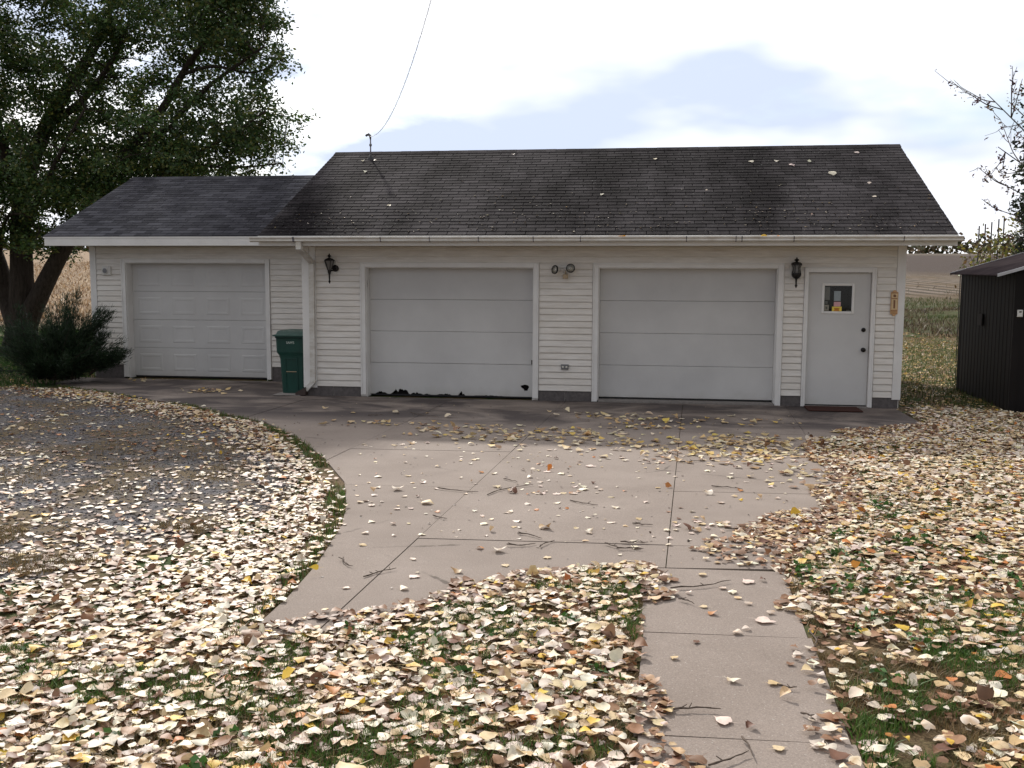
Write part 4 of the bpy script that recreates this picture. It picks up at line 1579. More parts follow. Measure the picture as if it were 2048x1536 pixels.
inD = in_poly(bx_, by_, OUT) | ((bx_ > -.07) & (bx_ < .82) & (by_ < -9.15))
inG = in_poly(bx_, by_, gv)
dl = edge_dist(bx_, by_, LEFT_EDGE)
patch = np.clip((nz - .14) / .18, .15, 1) * np.clip((nz3 + .38), .6, 1)
dens = np.where(inR, 1050 * np.maximum(patch, np.where(by_ > -8.0, .85, .25)), dens)
thin = inR & (edge_dist(bx_, by_, R_LINE[13:]) < .5) & (by_ < -10)
dens = np.where(thin, 700 * np.maximum(patch, .3), dens)
lef = (~inR) & (~inD) & (~inF) & (by_ < .5)
band = np.exp(-(dl / .66) ** 2)
low = np.clip((-by_ - 7.4) / 3.6, 0, 1)
dens = np.where(lef, 34 + 75 * nz + 640 * band * (dl > .12 + .14 * nz3) + 520 * low * np.clip(nz2 * 1.6, .35, 1), dens)
dens = np.where(lef & inG & (by_ > -5.5) & (dl > 1.1), 14 + 105 * nz * nz2, dens)
dens = np.where(lef & ~inG & (by_ > -.5), 150 * np.clip(nz * 1.3, .3, 1), dens)
dens = np.where(inF, 1100 * np.maximum(patch, .28), dens)
dens = np.where((by_ > .2) & (bx_ > 3.7), 170 * np.clip(nz * 1.4, .4, 1), dens)
dens = np.where((by_ > .3) & (bx_ < -11.0), 7.0, dens)
dens = np.where((bx_ > 5.15) & (by_ > -.1) & (by_ < 3.2), 0, dens)
dens = np.where((bx_ > -11) & (bx_ < 3.75) & (by_ > -.02), 0, dens)
dens = np.where((by_ > 1) & (bx_ < -10.6) & (bx_ > -11), 0, dens)
keep = rng.random(N0) < dens / cand
lx, ly = bx_[keep], by_[keep]
on_conc = in_poly(lx, ly, OUT) | ((lx > -.08) & (lx < .83) & (ly < -9.15))
kR, kF = inR[keep], inF[keep]
on_lit = ~on_conc
dist = np.hypot(lx, ly + 15.84)
base_z = np.where(on_conc, .002, np.where(inG[keep], -.006, tz(lx, ly)))
thick = (kR | kF | (edge_dist(lx, ly, LEFT_EDGE) < .9)) * 1.0
stack = rng.random(len(lx)) ** 1.4 * np.where(on_conc, .010, np.where(thick > 0, .034, .006))
shade = (ly > -4.1) & (lx > -5) & (lx < 6.3)
lift = np.where(on_conc, .002, np.where(thick > 0, .008, .003))

near = dist < 6.2
idx = np.where(near)[0]
order = idx[np.argsort(dist[idx])]
vis = (np.abs(np.arctan2(lx[order], ly[order] + 15.84) + .147) < .46) & (dist[order] > 3.7)
solo = order[vis][:140]
mask = np.ones(len(lx), bool)
mask[solo] = False


def leaf_stuff(name, sel, detail, label):
    P, F, C = gen_leaves(len(sel), .057, detail, .15, PAL, .36, detail)
    old = (stack[sel] < .016) & (rng.random(len(sel)) < .42)            # rotted brown leaves at the bottom of the pile
    C[old] = np.array([.22, .11, .055]) * rng.uniform(.6, 1.4, (old.sum(), 1))
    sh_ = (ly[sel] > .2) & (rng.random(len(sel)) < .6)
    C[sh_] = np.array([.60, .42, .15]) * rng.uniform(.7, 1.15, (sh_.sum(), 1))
    pos = np.stack([lx[sel], ly[sel], base_z[sel] + stack[sel] + lift[sel]], 1)
    V, FF, CC = merge(P, F, C, pos)
    o = link(name, np_mesh(name, V, FF, MAT['leaf'], CC, smooth=True))
    return tag(o, label, 'leaves', kind='stuff')


leaf_stuff('leaf_litter', np.where(mask & near)[0], True, 'thick carpet of pale dry fallen leaves in the foreground')
leaf_stuff('leaf_litter', np.where(mask & ~near)[0], False, 'fallen leaves spread over gravel and lawn farther back')

# single leaves: the nearest ones of the litter and those lying apart on the concrete
solo_meshes = []
for tilt_, curl_ in ((.12, .35), (.12, .5), (.2, .6), (.1, .3), (.25, .8), (.15, .5), (.1, .2), (.3, .9), (.15, .4), (.2, .5), (.12, .3), (.18, .6)):
    pass
Ps, Fs, Cs = gen_leaves(30, .072, True, .16, PAL, .5, True)
for i in range(30):
    solo_meshes.append(np_mesh('fallen_leaf', Ps[i], Fs, MAT['leaf'], Cs[i][None] * leaf_shading(1, Ps.shape[1])[0], smooth=True))
Py_, Fy_, Cy_ = gen_leaves(8, .098, True, .15, PAL_SHADE, .5, True)
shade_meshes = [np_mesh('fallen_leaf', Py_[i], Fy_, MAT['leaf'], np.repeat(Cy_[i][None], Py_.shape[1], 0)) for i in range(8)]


def solo_leaf(me, x, y, z, label, group, sc=1.0):
    o = link('fallen_leaf', me, None, (x, y, z))
    o.rotation_euler = (0, 0, random.uniform(0, 6.28))
    o.scale = (sc, sc, sc)
    return tag(o, label, 'leaf', group)


CN = ['cream', 'pale', 'pinkish grey', 'light tan', 'tan', 'brown', 'dark brown', 'orange', 'yellow', 'grey']
PC = np.array([c_ for c_, _ in PAL])
solo_name = [CN[int(np.argmin(np.abs(PC - c_).sum(1)))] for c_ in Cs]
for i in solo:
    kk = random.randrange(30)
    side = 'left of the walkway' if lx[i] < 0.3 else 'right of the walkway'
    solo_leaf(solo_meshes[kk], float(lx[i]), float(ly[i]), float(base_z[i] + stack[i] + lift[i] + .004),
              solo_name[kk] + ' dry leaf in the nearest leaf carpet ' + side, 'nearest leaves of the leaf carpet', random.uniform(.85, 1.15))

# leaves on the open concrete, read off the photograph
spots = [(-3.0, -5.6), (-2.5, -5.35), (-2.62, -5.75), (-2.15, -5.0), (-1.95, -4.95), (-2.25, -4.75), (-2.75, -6.4), (-2.42, -6.45), (-2.2, -6.75), (-1.75, -6.15), (-1.6, -6.2), (-1.35, -5.95), (-1.1, -6.0), (-.95, -6.1),
         (-2.55, -7.2), (-2.35, -7.1), (-2.1, -7.35), (-2.4, -7.75), (-2.15, -7.85), (-1.95, -7.6), (-1.8, -7.9), (-1.4, -8.0), (-1.2, -7.8), (-1.0, -7.7), (-.75, -7.6), (-.55, -7.9), (-.35, -7.5), (-.1, -7.25),
         (-2.05, -8.35), (-1.95, -8.7), (-1.75, -8.65), (-1.35, -8.25), (-1.1, -8.3), (-.85, -8.3), (-.5, -8.4), (-2.1, -9.0), (-1.65, -9.3), (-1.25, -8.95), (-1.1, -9.0), (-.75, -9.1), (-1.55, -9.7), (-1.3, -9.55), (-1.0, -9.35), (-1.9, -10.0), (-1.55, -9.95), (-1.2, -9.75),
         (-.3, -6.8), (0.0, -6.6), (-.6, -6.5), (-.75, -7.0), (.2, -7.4), (-.15, -8.15), (.1, -8.45), (-.25, -8.95), (-.15, -8.75), (.45, -6.8), (.75, -6.6), (.9, -6.9), (.55, -7.15), (1.05, -6.4), (.7, -6.0), (1.1, -5.9), (.5, -5.7)]
for cx, cy, n, sp in ((-.95, -6.85, 13, .20), (-1.25, -6.95, 9, .16), (.30, -7.85, 17, .24), (.62, -8.1, 10, .16), (-.1, -5.0, 12, .28), (.35, -5.05, 9, .25), (-.6, -5.15, 8, .22), (.85, -4.9, 14, .3), (1.2, -4.7, 12, .25), (-2.9, -4.65, 10, .22), (-1.0, -5.6, 6, .2), (1.0, -5.4, 8, .22), (-2.0, -5.5, 4, .1)):
    for k in range(n): spots.append((cx + random.gauss(0, sp), cy + random.gauss(0, sp * .6)))
for x, y in spots:
    kk = random.randrange(30)
    row = 'second' if y > -4.86 else 'third' if y > -6.8 else 'fourth' if y > -8.7 else 'nearest'
    where = 'left' if x < -1.6 else 'middle' if x < .15 else 'right'
    solo_leaf(solo_meshes[kk], x, y, .004, '%s dry leaf on the %s slab of the %s row of the driveway' % (solo_name[kk], where, row), 'leaves scattered on the driveway', random.uniform(.7, 1.1))
for x, y in ((.2, -9.75), (.42, -9.62), (.47, -9.7), (.55, -9.9), (.28, -10.0), (.5, -9.8), (.33, -10.12), (.62, -10.2), (.45, -10.42), (.66, -10.05), (.22, -10.6), (.1, -10.85), (.5, -10.35), (.38, -11.1), (.57, -11.1), (.6, -11.25), (.42, -11.6), (.3, -11.55), (.52, -11.78), (.66, -11.75), (.12, -9.5), (.58, -9.45), (.3, -9.35), (.68, -9.4)):
    kk = random.randrange(30)
    slab = 'slab nearest the driveway' if y > -10.45 else 'middle slab in view' if y > -11.72 else 'slab at the bottom edge'
    solo_leaf(solo_meshes[kk], x, y, .004, solo_name[kk] + ' dry leaf on the walkway ' + slab, 'leaves scattered on the walkway', random.uniform(.75, 1.1))
# drift of small leaves along the first joint, shade put into their yellowish tint
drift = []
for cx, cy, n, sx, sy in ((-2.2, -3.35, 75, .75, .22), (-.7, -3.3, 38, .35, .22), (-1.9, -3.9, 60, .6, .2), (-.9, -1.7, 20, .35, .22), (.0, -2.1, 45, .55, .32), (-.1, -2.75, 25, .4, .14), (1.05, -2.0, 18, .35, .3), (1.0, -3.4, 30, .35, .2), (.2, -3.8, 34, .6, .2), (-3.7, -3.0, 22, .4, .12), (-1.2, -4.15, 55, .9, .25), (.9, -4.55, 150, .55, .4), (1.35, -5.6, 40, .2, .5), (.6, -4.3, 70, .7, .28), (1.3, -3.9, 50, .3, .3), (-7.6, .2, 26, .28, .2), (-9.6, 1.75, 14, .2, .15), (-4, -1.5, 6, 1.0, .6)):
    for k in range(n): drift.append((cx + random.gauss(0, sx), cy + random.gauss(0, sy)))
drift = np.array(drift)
P, F, C = gen_leaves(len(drift), .082, False, .18, PAL_SHADE, .4, False)
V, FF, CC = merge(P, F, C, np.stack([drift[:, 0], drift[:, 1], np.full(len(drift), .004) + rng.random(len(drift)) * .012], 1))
tag(link('leaf_drift', np_mesh('leaf_drift', V, FF, MAT['leaf'], CC)), 'thin drift of small leaves tinted yellowish for shade on the slabs by the garage', 'leaves', kind='stuff')

n = 330
mx_, my_ = rng.uniform(-3.4, 1.7, n), rng.uniform(-8.8, -4.3, n)
ok = in_poly(mx_, my_, OUT) & (rng.random(n) < .15 + .75 * vnoise(mx_, my_, 1.3, 95) + .35 * (my_ > -6) * (mx_ > -1.6))
mx_, my_ = mx_[ok], my_[ok]
P, F, C = gen_leaves(len(mx_), .050, False, .12, PAL[:4], .3, False)
V, FF, CC = merge(P, F, C, np.stack([mx_, my_, np.full(len(mx_), .004)], 1))
tag(link('leaf_scatter', np_mesh('leaf_scatter', V, FF, MAT['leaf'], CC, smooth=True)), 'many small pale leaf pieces strewn over the sunlit driveway', 'leaves', kind='stuff')

# leaves that stand out
def special(rgb, x, y, z, sc, label, rx=0.0):
    P, F, C = gen_leaves(1, .08, True, .05, PAL, .3, True)
    me = np_mesh('fallen_leaf', P[0], F, MAT['leaf'], np.repeat(np.array([rgb]), P.shape[1], 0))
    o = link('fallen_leaf', me, None, (x, y, z))
    o.rotation_euler = (rx, 0, random.uniform(-.6, .6))
    o.scale = (sc,) * 3
    tag(o, label, 'leaf')


special((.62, .20, .03), -1.08, -5.93, .03, .95, 'single upright orange leaf on the driveway slabs', 1.1)
special((.75, .47, .03), -1.27, -11.72, .06, 1.05, 'large speckled yellow leaf in the foreground near the bottom edge', .75)
special((.76, .50, .04), -2.20, -9.75, .05, .8, 'bright yellow leaf beside the left edge of the driveway', .6)
special((.74, .48, .04), -1.72, -11.45, .05, .9, 'yellow leaf propped up left of the foreground centre', .7)
special((.42, .17, .05), .10, -6.55, .02, .8, 'small rust brown leaf standing on the long slab joint', 1.2)
special((.72, .46, .03), .72, -7.02, .006, .8, 'yellow leaf lying flat on the slabs near the right litter', .1)
special((.40, .13, .04), -.55, -9.75, .07, 1.1, 'rust coloured leaf standing in the litter at the drive front', 1.0)
special((.62, .26, .04), 1.30, -9.15, .07, .9, 'orange leaf standing up in the litter right of the walkway', .9)

# crumbs of leaf and bark on the slabs
nb = 900
cx_, cy_ = rng.uniform(-5.2, 1.9, nb), rng.uniform(-10.4, -.4, nb)
cl = vnoise(cx_, cy_, 1.2, 91)
ok = in_poly(cx_, cy_, OUT) & (rng.random(nb) < .25 + cl)
cx_, cy_ = cx_[ok], cy_[ok]
P, F, C = gen_leaves(len(cx_), .020, False, .25, [((.10, .06, .04), .5), ((.45, .34, .22), .3), ((.05, .03, .02), .2)], .4, False)
V, FF, CC = merge(P, F, C, np.stack([cx_, cy_, np.full(len(cx_), .004)], 1))
tag(link('slab_debris', np_mesh('slab_debris', V, FF, MAT['leaf'], CC)), 'tiny dark crumbs of leaf and bark on the driveway', 'debris', kind='stuff')

# leaves on the roof and in the gutter
k = 0
for x, y, lab in ((-5.64, 2.80, 'white leaf left of the mast foot on the roof'), (-5.40, 2.82, 'white leaf right of the mast foot on the roof'), (-5.41, 2.19, 'pale leaf below the mast on the roof'), (-2.8, 3.06, 'pale leaf near the ridge above the middle garage door'),
                  (-.16, 2.71, 'pale leaf near the middle of the ridge'), (1.51, 2.5, 'first of three pale leaves in a row on the right half of the roof'), (1.95, 2.5, 'second of three pale leaves in a row on the right half of the roof'), (2.2, 2.29, 'third of three pale leaves in a row on the right half of the roof'),
                  (2.51, 2.46, 'squarish pale leaf upper right on the roof'), (2.81, 1.86, 'largest pale leaf on the right half of the roof'), (3.33, 1.41, 'folded pale leaf toward the right edge of the roof'), (3.29, .82, 'lowest pale leaf toward the right edge of the roof'), (3.36, 2.89, 'pale leaf closest to the right end of the ridge'),
                  (-4.52, .58, 'small pale leaf low on the left part of the main roof'), (.7, 1.16, 'small pale leaf at mid height right of centre on the roof'), (-1.0, .99, 'small pale leaf at mid height near the roof centre')):
    P, F, C = gen_leaves(1, .075, True, .1, PAL[:2], .5, False)
    me = np_mesh('roof_leaf', P[0], F, MAT['leaf'], np.repeat(C, P.shape[1], 0))
    o = link('roof_leaf', me, None, (x, y, roof_z(y) + .016))
    o.rotation_euler = (math.atan(k_m), 0, 0)
    o.scale = ((.75 if 'small' in lab else 1.15 if 'largest' not in lab else 1.5),) * 3
    tag(o, lab, 'leaf', 'leaves on the main roof')
for x, rgb, lab in ((-1.87, (.75, .48, .05), 'yellow leaf caught in the gutter left of the floodlight'), (-.6, (.55, .28, .06), 'tan leaf caught in the gutter right of the floodlight'), (1.48, (.72, .45, .06), 'yellow leaf in the gutter above the right overhead door'),
                    (1.66, (.62, .26, .05), 'orange leaf in the gutter left of the vase lamp'), (2.92, (.55, .14, .04), 'red leaf in the gutter above the entry door'), (3.05, (.66, .36, .07), 'orange leaf in the gutter right of the red one')):
    P, F, C = gen_leaves(1, .09, True, .1, PAL, .5, False)
    o = link('gutter_leaf', np_mesh('gutter_leaf', P[0], F, MAT['leaf'], np.repeat(np.array([rgb]), P.shape[1], 0)), None, (x, gy - .055, gz - .022))
    o.rotation_euler = (.5, 0, random.uniform(0, 6))
    tag(o, lab, 'leaf', 'leaves in the gutter')

# lichen-pale seed bits and small debris low on the roof
nb = 420
rx_ = rng.uniform(RX0 + .05, RX1 - .05, nb)
ry_ = EY + .05 + np.abs(rng.normal(0, .75, nb))
P, F, C = gen_leaves(nb, .028, False, .1, PAL[:4], .3, False)
okk = ry_ < RY - .2
V, FF, CC = merge(P[okk], F, C[okk] * .75, np.stack([rx_[okk], ry_[okk], 2.60 + k_m * (ry_[okk] - EY) + .02], 1))
tag(link('roof_debris', np_mesh('roof_debris', V, FF, MAT['leaf'], CC)), 'fine pale leaf fragments strewn along the lower shingles', 'debris', kind='stuff')

# ------------------------------------------------------------------ twigs
tw = [((-0.26, -8.64), (-0.06, -8.62)), ((-0.28, -8.82), (-0.09, -8.8)), ((-2.13, -9.36), (-2.0, -9.57)), ((-1.86, -9.77), (-1.70, -9.56)), ((-0.37, -8.69), (-0.24, -8.82)), ((-1.07, -8.85), (-0.87, -8.77)), ((-0.83, -8.86), (-0.74, -8.67)),
      ((-1.04, -8.50), (-0.84, -8.64)), ((-1.27, -9.70), (-1.15, -9.81)), ((0.09, -9.69), (0.48, -9.47)), ((0.57, -9.0), (0.62, -9.17)), ((0.14, -9.90), (0.23, -9.98)), ((0.84, -10.33), (0.8, -10.67)), ((0.58, -11.14), (0.67, -11.15)), ((0.65, -11.43), (0.70, -11.51)),
      ((0.09, -11.49), (0.30, -11.46)), ((0.22, -12.0), (0.39, -11.85)), ((0.37, -11.72), (0.40, -11.89)), ((-3.55, -1.9), (-3.03, -2.3)), ((-4.06, -2.3), (-3.87, -2.2)), ((-1.47, -6.45), (-1.32, -6.58)), ((-1.80, -8.06), (-1.66, -8.15)), ((0.50, -6.47), (0.78, -6.56)),
      ((-0.19, -8.04), (-0.03, -8.08)), ((0.52, -8.1), (0.84, -8.14)), ((-1.5, -7.2), (-1.15, -6.7)), ((.2, -5.25), (.5, -5.1)), ((-.75, -7.3), (-.5, -7.45)), ((-2.0, -7.0), (-1.6, -7.1))]
for (x0, y0), (x1, y1) in tw:
    m = MB()
    n = 6
    pts = []
    wob = random.uniform(-.12, .12)
    dx, dy = x1 - x0, y1 - y0
    for i in range(n + 1):
        t = i / n
        o_ = wob * math.sin(math.pi * t) + random.uniform(-.015, .015)
        pts.append((x0 + dx * t - dy * o_, y0 + dy * t + dx * o_, .010 + random.uniform(0, .008)))
    m.tube(pts, [.0048 * (1 - .55 * i / n) * (1.25 if i % 2 else .9) for i in range(n + 1)], 5)
    for s in range(random.randint(1, 3)):
        q = Vector(pts[random.randint(1, n - 1)])
        a = random.uniform(0, 6.28)
        e = q + Vector((math.cos(a) * .03, math.sin(a) * .03, random.uniform(.002, .015)))
        m.tube([q, (q + e) / 2, e], [.003, .0026, .002], 4)
    on_walk = y0 < -9.2 and x0 > -.05
    o = m.mesh('twig', MAT['twig'], (x0, y0, .003))
    tag(link('twig', o, None, (x0, y0, .003)), ('short' if math.hypot(dx, dy) < .16 else 'long' if math.hypot(dx, dy) > .3 else 'thin') + ' dark knobbly twig lying on the ' + ('walkway' if on_walk else ('shaded slab by the rotted door' if y0 > -3 else ('left' if x0 < -1.5 else 'middle' if x0 < -.3 else 'right') + (' slab at the drive front' if y0 < -8.72 else ' slab farther back'))), 'twig', 'twigs on the walkway' if on_walk else 'twigs on the driveway')


# ------------------------------------------------------------------ grass and weeds
def blades(name, x, y, z, h, wd, cols, label, kind='stuff', lean=.5):
    N = len(x)
    a = rng.uniform(0, 2 * math.pi, N)
    hh = h * rng.uniform(.5, 1.3, N)
    w = wd * rng.uniform(.7, 1.3, N)
    ln = np.abs(rng.normal(0, lean, N)) * hh
    la = rng.uniform(0, 2 * math.pi, N)
    dx, dy = np.cos(a) * w, np.sin(a) * w
    p = np.stack([x, y, z], 1)
    mid = p + np.stack([np.cos(la) * ln * .35, np.sin(la) * ln * .35, hh * .6], 1)
    tip = p + np.stack([np.cos(la) * ln, np.sin(la) * ln, hh], 1)
    o_ = np.stack([dx, dy, np.zeros(N)], 1)
    V = np.stack([p - o_, p + o_, mid - o_ * .7, mid + o_ * .7, tip], 1).reshape(-1, 3)
    F = np.array([[0, 1, 3], [0, 3, 2], [2, 3, 4]])
    FF = (F[None] + (np.arange(N) * 5)[:, None, None]).reshape(-1, 3)
    ci = rng.integers(0, len(cols), N)
    C = np.array(cols)[ci] * rng.uniform(.7, 1.3, N)[:, None]
    o = link(name, np_mesh(name, V, FF, MAT['grass'], np.repeat(C, 5, 0)))
    return tag(o, label, 'grass', kind=kind)


GREEN = [(.06, .13, .022), (.08, .16, .03), (.05, .105, .02), (.115, .155, .04)]
STRAW = [(.24, .17, .08), (.17, .115, .055), (.11, .10, .04), (.20, .13, .06)]
# tufts along the slab edges and through the litter
tx, ty, tc = [], [], []
for i in range(len(LEFT_EDGE) - 1):
    (ax_, ay_), (bx1, by1) = LEFT_EDGE[i], LEFT_EDGE[i + 1]
    ln = math.hypot(bx1 - ax_, by1 - ay_)
    for k in range(int(ln * 20)):
        t = random.random()
        cx, cy = ax_ + (bx1 - ax_) * t, ay_ + (by1 - ay_) * t
        if vnoise(np.array([cx]), np.array([cy]), 1.5, 9)[0] < .30: continue
        for b in range(14):
            tx.append(cx - .065 + random.gauss(0, .05))
            ty.append(cy - .05 + random.gauss(0, .045))
tx, ty = np.array(tx), np.array(ty)
ok = ~in_poly(tx, ty, OUT)
blades('grass_edging', tx[ok], ty[ok], tz(tx[ok], ty[ok]), .06, .004, GREEN + STRAW[:2] + [(.09, .10, .035)], 'short green grass along the curved left edge of the driveway')
M_ = 300000
gx = np.concatenate([rng.uniform(-9, 8.5, M_), rng.uniform(-6, 5, 260000)])
gyy = np.concatenate([rng.uniform(-13.2, -.3, M_), rng.uniform(-12.8, -8.6, 260000)])
cl = vnoise(gx, gyy, 2.3, 21) * .6 + vnoise(gx, gyy, 6.0, 22) * .4
ok = (in_poly(gx, gyy, R_POLY) | in_poly(gx, gyy, F_POLY)) & ~in_poly(gx, gyy, OUT) & ~((gx > -.09) & (gx < .84) & (gyy < -9)) & (cl > np.where((gx > .8) & (gx < 2.2) & (gyy < -9.6), .47, .575))
gx, gyy = gx[ok], gyy[ok]
blades('grass_tufts', gx, gyy, tz(gx, gyy), .052, .0030, GREEN, 'green grass tufts poking through the leaf carpet', lean=.7)
gx = np.concatenate([rng.uniform(-7, 7, 150000), rng.uniform(-6, 5, 240000)])
gyy = np.concatenate([rng.uniform(-13.2, -.3, 150000), rng.uniform(-12.8, -8.6, 240000)])
cl = vnoise(gx, gyy, 1.7, 23)
ok = (in_poly(gx, gyy, R_POLY) | in_poly(gx, gyy, F_POLY) | (in_poly(gx, gyy, gv) & (cl > .62) & (gyy < -5))) & ~in_poly(gx, gyy, OUT) & ~((gx > -.09) & (gx < .84) & (gyy < -9)) & (cl > .34)
gx, gyy = gx[ok], gyy[ok]
blades('dry_thatch', gx, gyy, np.maximum(tz(gx, gyy), np.where(in_poly(gx, gyy, gv), -.008, -1)), .042, .0022, STRAW, 'short dead straw coloured grass between the leaves', lean=1.3)
wc = []
for k in range(420):
    x, y = random.uniform(-7, 5), random.uniform(-12.6, -6.5)
    a_ = (np.array([x]), np.array([y]))
    if in_poly(*a_, OUT)[0] or (-.1 < x < .86 and y < -9) or not (in_poly(*a_, R_POLY)[0] or in_poly(*a_, F_POLY)[0]): continue
    if vnoise(*a_, 1.6, 81)[0] < .48: continue
    for q in range(3): wc.append((x + random.gauss(0, .03), y + random.gauss(0, .03), float(tz(x, y)) + .045))
WEEDS = wc
# left lawn in the tree's shade, and the lawn behind the garage
gx, gyy = rng.uniform(-24, -10.9, 60000), rng.uniform(-.6, 17, 60000)
ok = ~in_poly(gx, gyy, gv) & ~in_poly(gx, gyy, OUT)
gx, gyy = gx[ok], gyy[ok]
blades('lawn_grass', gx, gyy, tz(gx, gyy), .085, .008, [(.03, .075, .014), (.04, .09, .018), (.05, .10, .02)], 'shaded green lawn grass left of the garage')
gx, gyy = rng.uniform(3.7, 14, 40000), rng.uniform(.5, 17.5, 40000)
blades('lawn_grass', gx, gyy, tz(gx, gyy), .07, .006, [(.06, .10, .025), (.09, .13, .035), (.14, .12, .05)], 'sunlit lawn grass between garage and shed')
# weeds on the bank and dry corn on the left field
gx, gyy = rng.uniform(4, 30, 34000), 17 + np.abs(rng.normal(0, 9, 34000))
wv = vnoise(gx, gyy, .5, 31)
ok = wv > .35
gx, gyy = gx[ok], gyy[ok]
gr = vnoise(gx, gyy, .33, 33) > .58
blades('weeds', gx[~gr], gyy[~gr], tz(gx[~gr], gyy[~gr]), .14, .014, [(.11, .075, .045), (.085, .06, .035), (.19, .145, .10), (.06, .045, .03), (.10, .09, .04)], 'rough brown dead weeds on the bank behind the garage', lean=1.0)
blades('weeds', gx[gr], gyy[gr], tz(gx[gr], gyy[gr]), .13, .012, [(.075, .095, .03), (.06, .085, .025), (.11, .10, .045)], 'green weeds in patches on the bank behind the garage', lean=.9)
gx = rng.uniform(-75, -12, 46000)
gyy = 19 + 62 * rng.random(46000) ** 1.4
blades('corn_stubble', gx, gyy, tz(gx, gyy), .20, .04, [(.40, .29, .18), (.30, .20, .12), (.20, .13, .075), (.58, .48, .36)], 'dry tan corn stubble on the field left of the garage', lean=1.1)


# ------------------------------------------------------------------ trees and shrubs
def foliage(centers, per, spread, size, cols, droop=0.0, elong=1.7):
    """leaf faces scattered round the given points"""
    c = np.repeat(np.asarray(centers, float), per, 0)
    N = len(c)
    p = c + rng.normal(0, 1, (N, 3)) * np.array(spread)
    p[:, 2] -= droop * rng.random(N)
    d = rng.normal(0, 1, (N, 3))
    d[:, 2] = d[:, 2] * .6 - .35
    d /= np.linalg.norm(d, axis=1)[:, None]
    e = rng.normal(0, 1, (N, 3))
    e -= d * np.sum(d * e, 1)[:, None]
    e /= np.linalg.norm(e, axis=1)[:, None]
    n_ = np.cross(d, e)
    s = size * rng.uniform(.6, 1.3, N)[:, None]
    V = np.stack([p - d * s * elong * .5, p + e * s * .5 + n_ * s * .08, p + d * s * elong * .5, p - e * s * .5 + n_ * s * .08], 1).reshape(-1, 3)
    F = np.array([[0, 1, 2], [0, 2, 3]])
    FF = (F[None] + (np.arange(N) * 4)[:, None, None]).reshape(-1, 3)
    tone = np.repeat(rng.uniform(.7, 1.25, len(centers)), per)
    C = np.array(cols)[rng.integers(0, len(cols), N)] * (tone * rng.uniform(.75, 1.25, N))[:, None]
    return V, FF, np.repeat(C, 4, 0)


V, FF, CC = foliage(WEEDS, 6, (.028, .028, .016), .030, [(.05, .12, .025), (.07, .15, .035), (.04, .095, .02)], .02, 1.5)
tag(link('low_weeds', np_mesh('low_weeds', V, FF, MAT['green'], CC)), 'small broad leaved green weeds showing between the fallen leaves', 'weeds', kind='stuff')


def bez(pts, n):
    """smooth polyline through points (Catmull-Rom)"""
    P = [Vector(p) for p in pts]
    P = [P[0] * 2 - P[1]] + P + [P[-1] * 2 - P[-2]]
    out = []
    for i in range(1, len(P) - 2):
        for k in range(n):
            t = k / n
            a, b, c, d = P[i - 1], P[i], P[i + 1], P[i + 2]
            out.append(.5 * ((2 * b) + (c - a) * t + (2 * a - 5 * b + 4 * c - d) * t * t + (3 * b - a - 3 * c + d) * t ** 3))
    out.append(P[-2])
    return out


tr = empty('maple_tree', (-17.9, 10.2, 0), 'big dark green multi stemmed tree rising behind the left wing', 'tree')
limbs = [  # polyline, start radius, end radius
    ([(-18.0, 10.2, -.1), (-17.85, 10.1, .8), (-17.72, 10, 1.9), (-17.6, 10, 4.07), (-16.85, 10.1, 6.1), (-15.6, 10.3, 8.0), (-14.9, 10.5, 9.6)], .52, .09),
    ([(-17.75, 10.1, .55), (-17.2, 9.9, 1.35), (-16.25, 9.7, 2.7), (-15.45, 9.6, 3.55), (-14.5, 9.6, 5.0), (-13.3, 9.7, 6.3), (-12.4, 9.7, 7.6), (-11.1, 9.8, 9.0)], .34, .05),
    ([(-14.5, 9.6, 5.0), (-13.35, 9.4, 5.55), (-11.75, 9.2, 6.8), (-10.1, 9.1, 7.8)], .14, .03),
    ([(-18.1, 10.3, .6), (-18.5, 10.4, 1.4), (-18.75, 10.4, 2.5), (-19.4, 10.4, 4.1), (-20.6, 10.3, 6.6), (-21.2, 10, 9)], .36, .07),
    ([(-17.6, 10, 4.0), (-17.9, 9.5, 6.0), (-18.0, 9.3, 8.4), (-17.6, 9.4, 10.2)], .22, .05),
    ([(-16.85, 10.1, 6.1), (-15.4, 9.6, 6.7), (-14.2, 9.3, 7.9), (-13.4, 9.2, 9.6)], .14, .03),
    ([(-15.2, 9.6, 3.9), (-13.7, 9.2, 4.3), (-12.3, 8.9, 4.9), (-10.8, 8.7, 5.6), (-9.9, 8.6, 6.1)], .12, .02),
    ([(-14.3, 9.6, 5.2), (-12.9, 9.9, 5.0), (-11.4, 10.1, 4.9), (-10.1, 10.2, 5.0)], .09, .018),
    ([(-16.2, 9.7, 2.8), (-15.2, 9.0, 3.2), (-13.8, 8.6, 3.8), (-12.3, 8.4, 4.1)], .10, .02),
    ([(-17.65, 10, 3.0), (-16.6, 9.2, 4.0), (-15.6, 8.6, 5.0), (-14.6, 8.3, 6.2)], .14, .03),
    ([(-18.7, 10.4, 2.5), (-17.9, 9.5, 3.2), (-17.2, 8.9, 3.6), (-16.3, 8.6, 3.5)], .10, .02),
    ([(-12.6, 9.7, 7.3), (-11.6, 9.4, 7.4), (-10.5, 9.3, 7.2), (-9.6, 9.2, 7.5)], .06, .015),
]
m = MB()
nodes = []
for pts, r0, r1 in limbs:
    pl = bez(pts, 6)
    n = len(pl)
    m.tube(pl, [r0 + (r1 - r0) * (i / (n - 1)) ** .7 for i in range(n)], 9)
    for i in range(n):
        if pl[i].z > 3.0: nodes.append((pl[i], r0 + (r1 - r0) * (i / (n - 1)) ** .7))
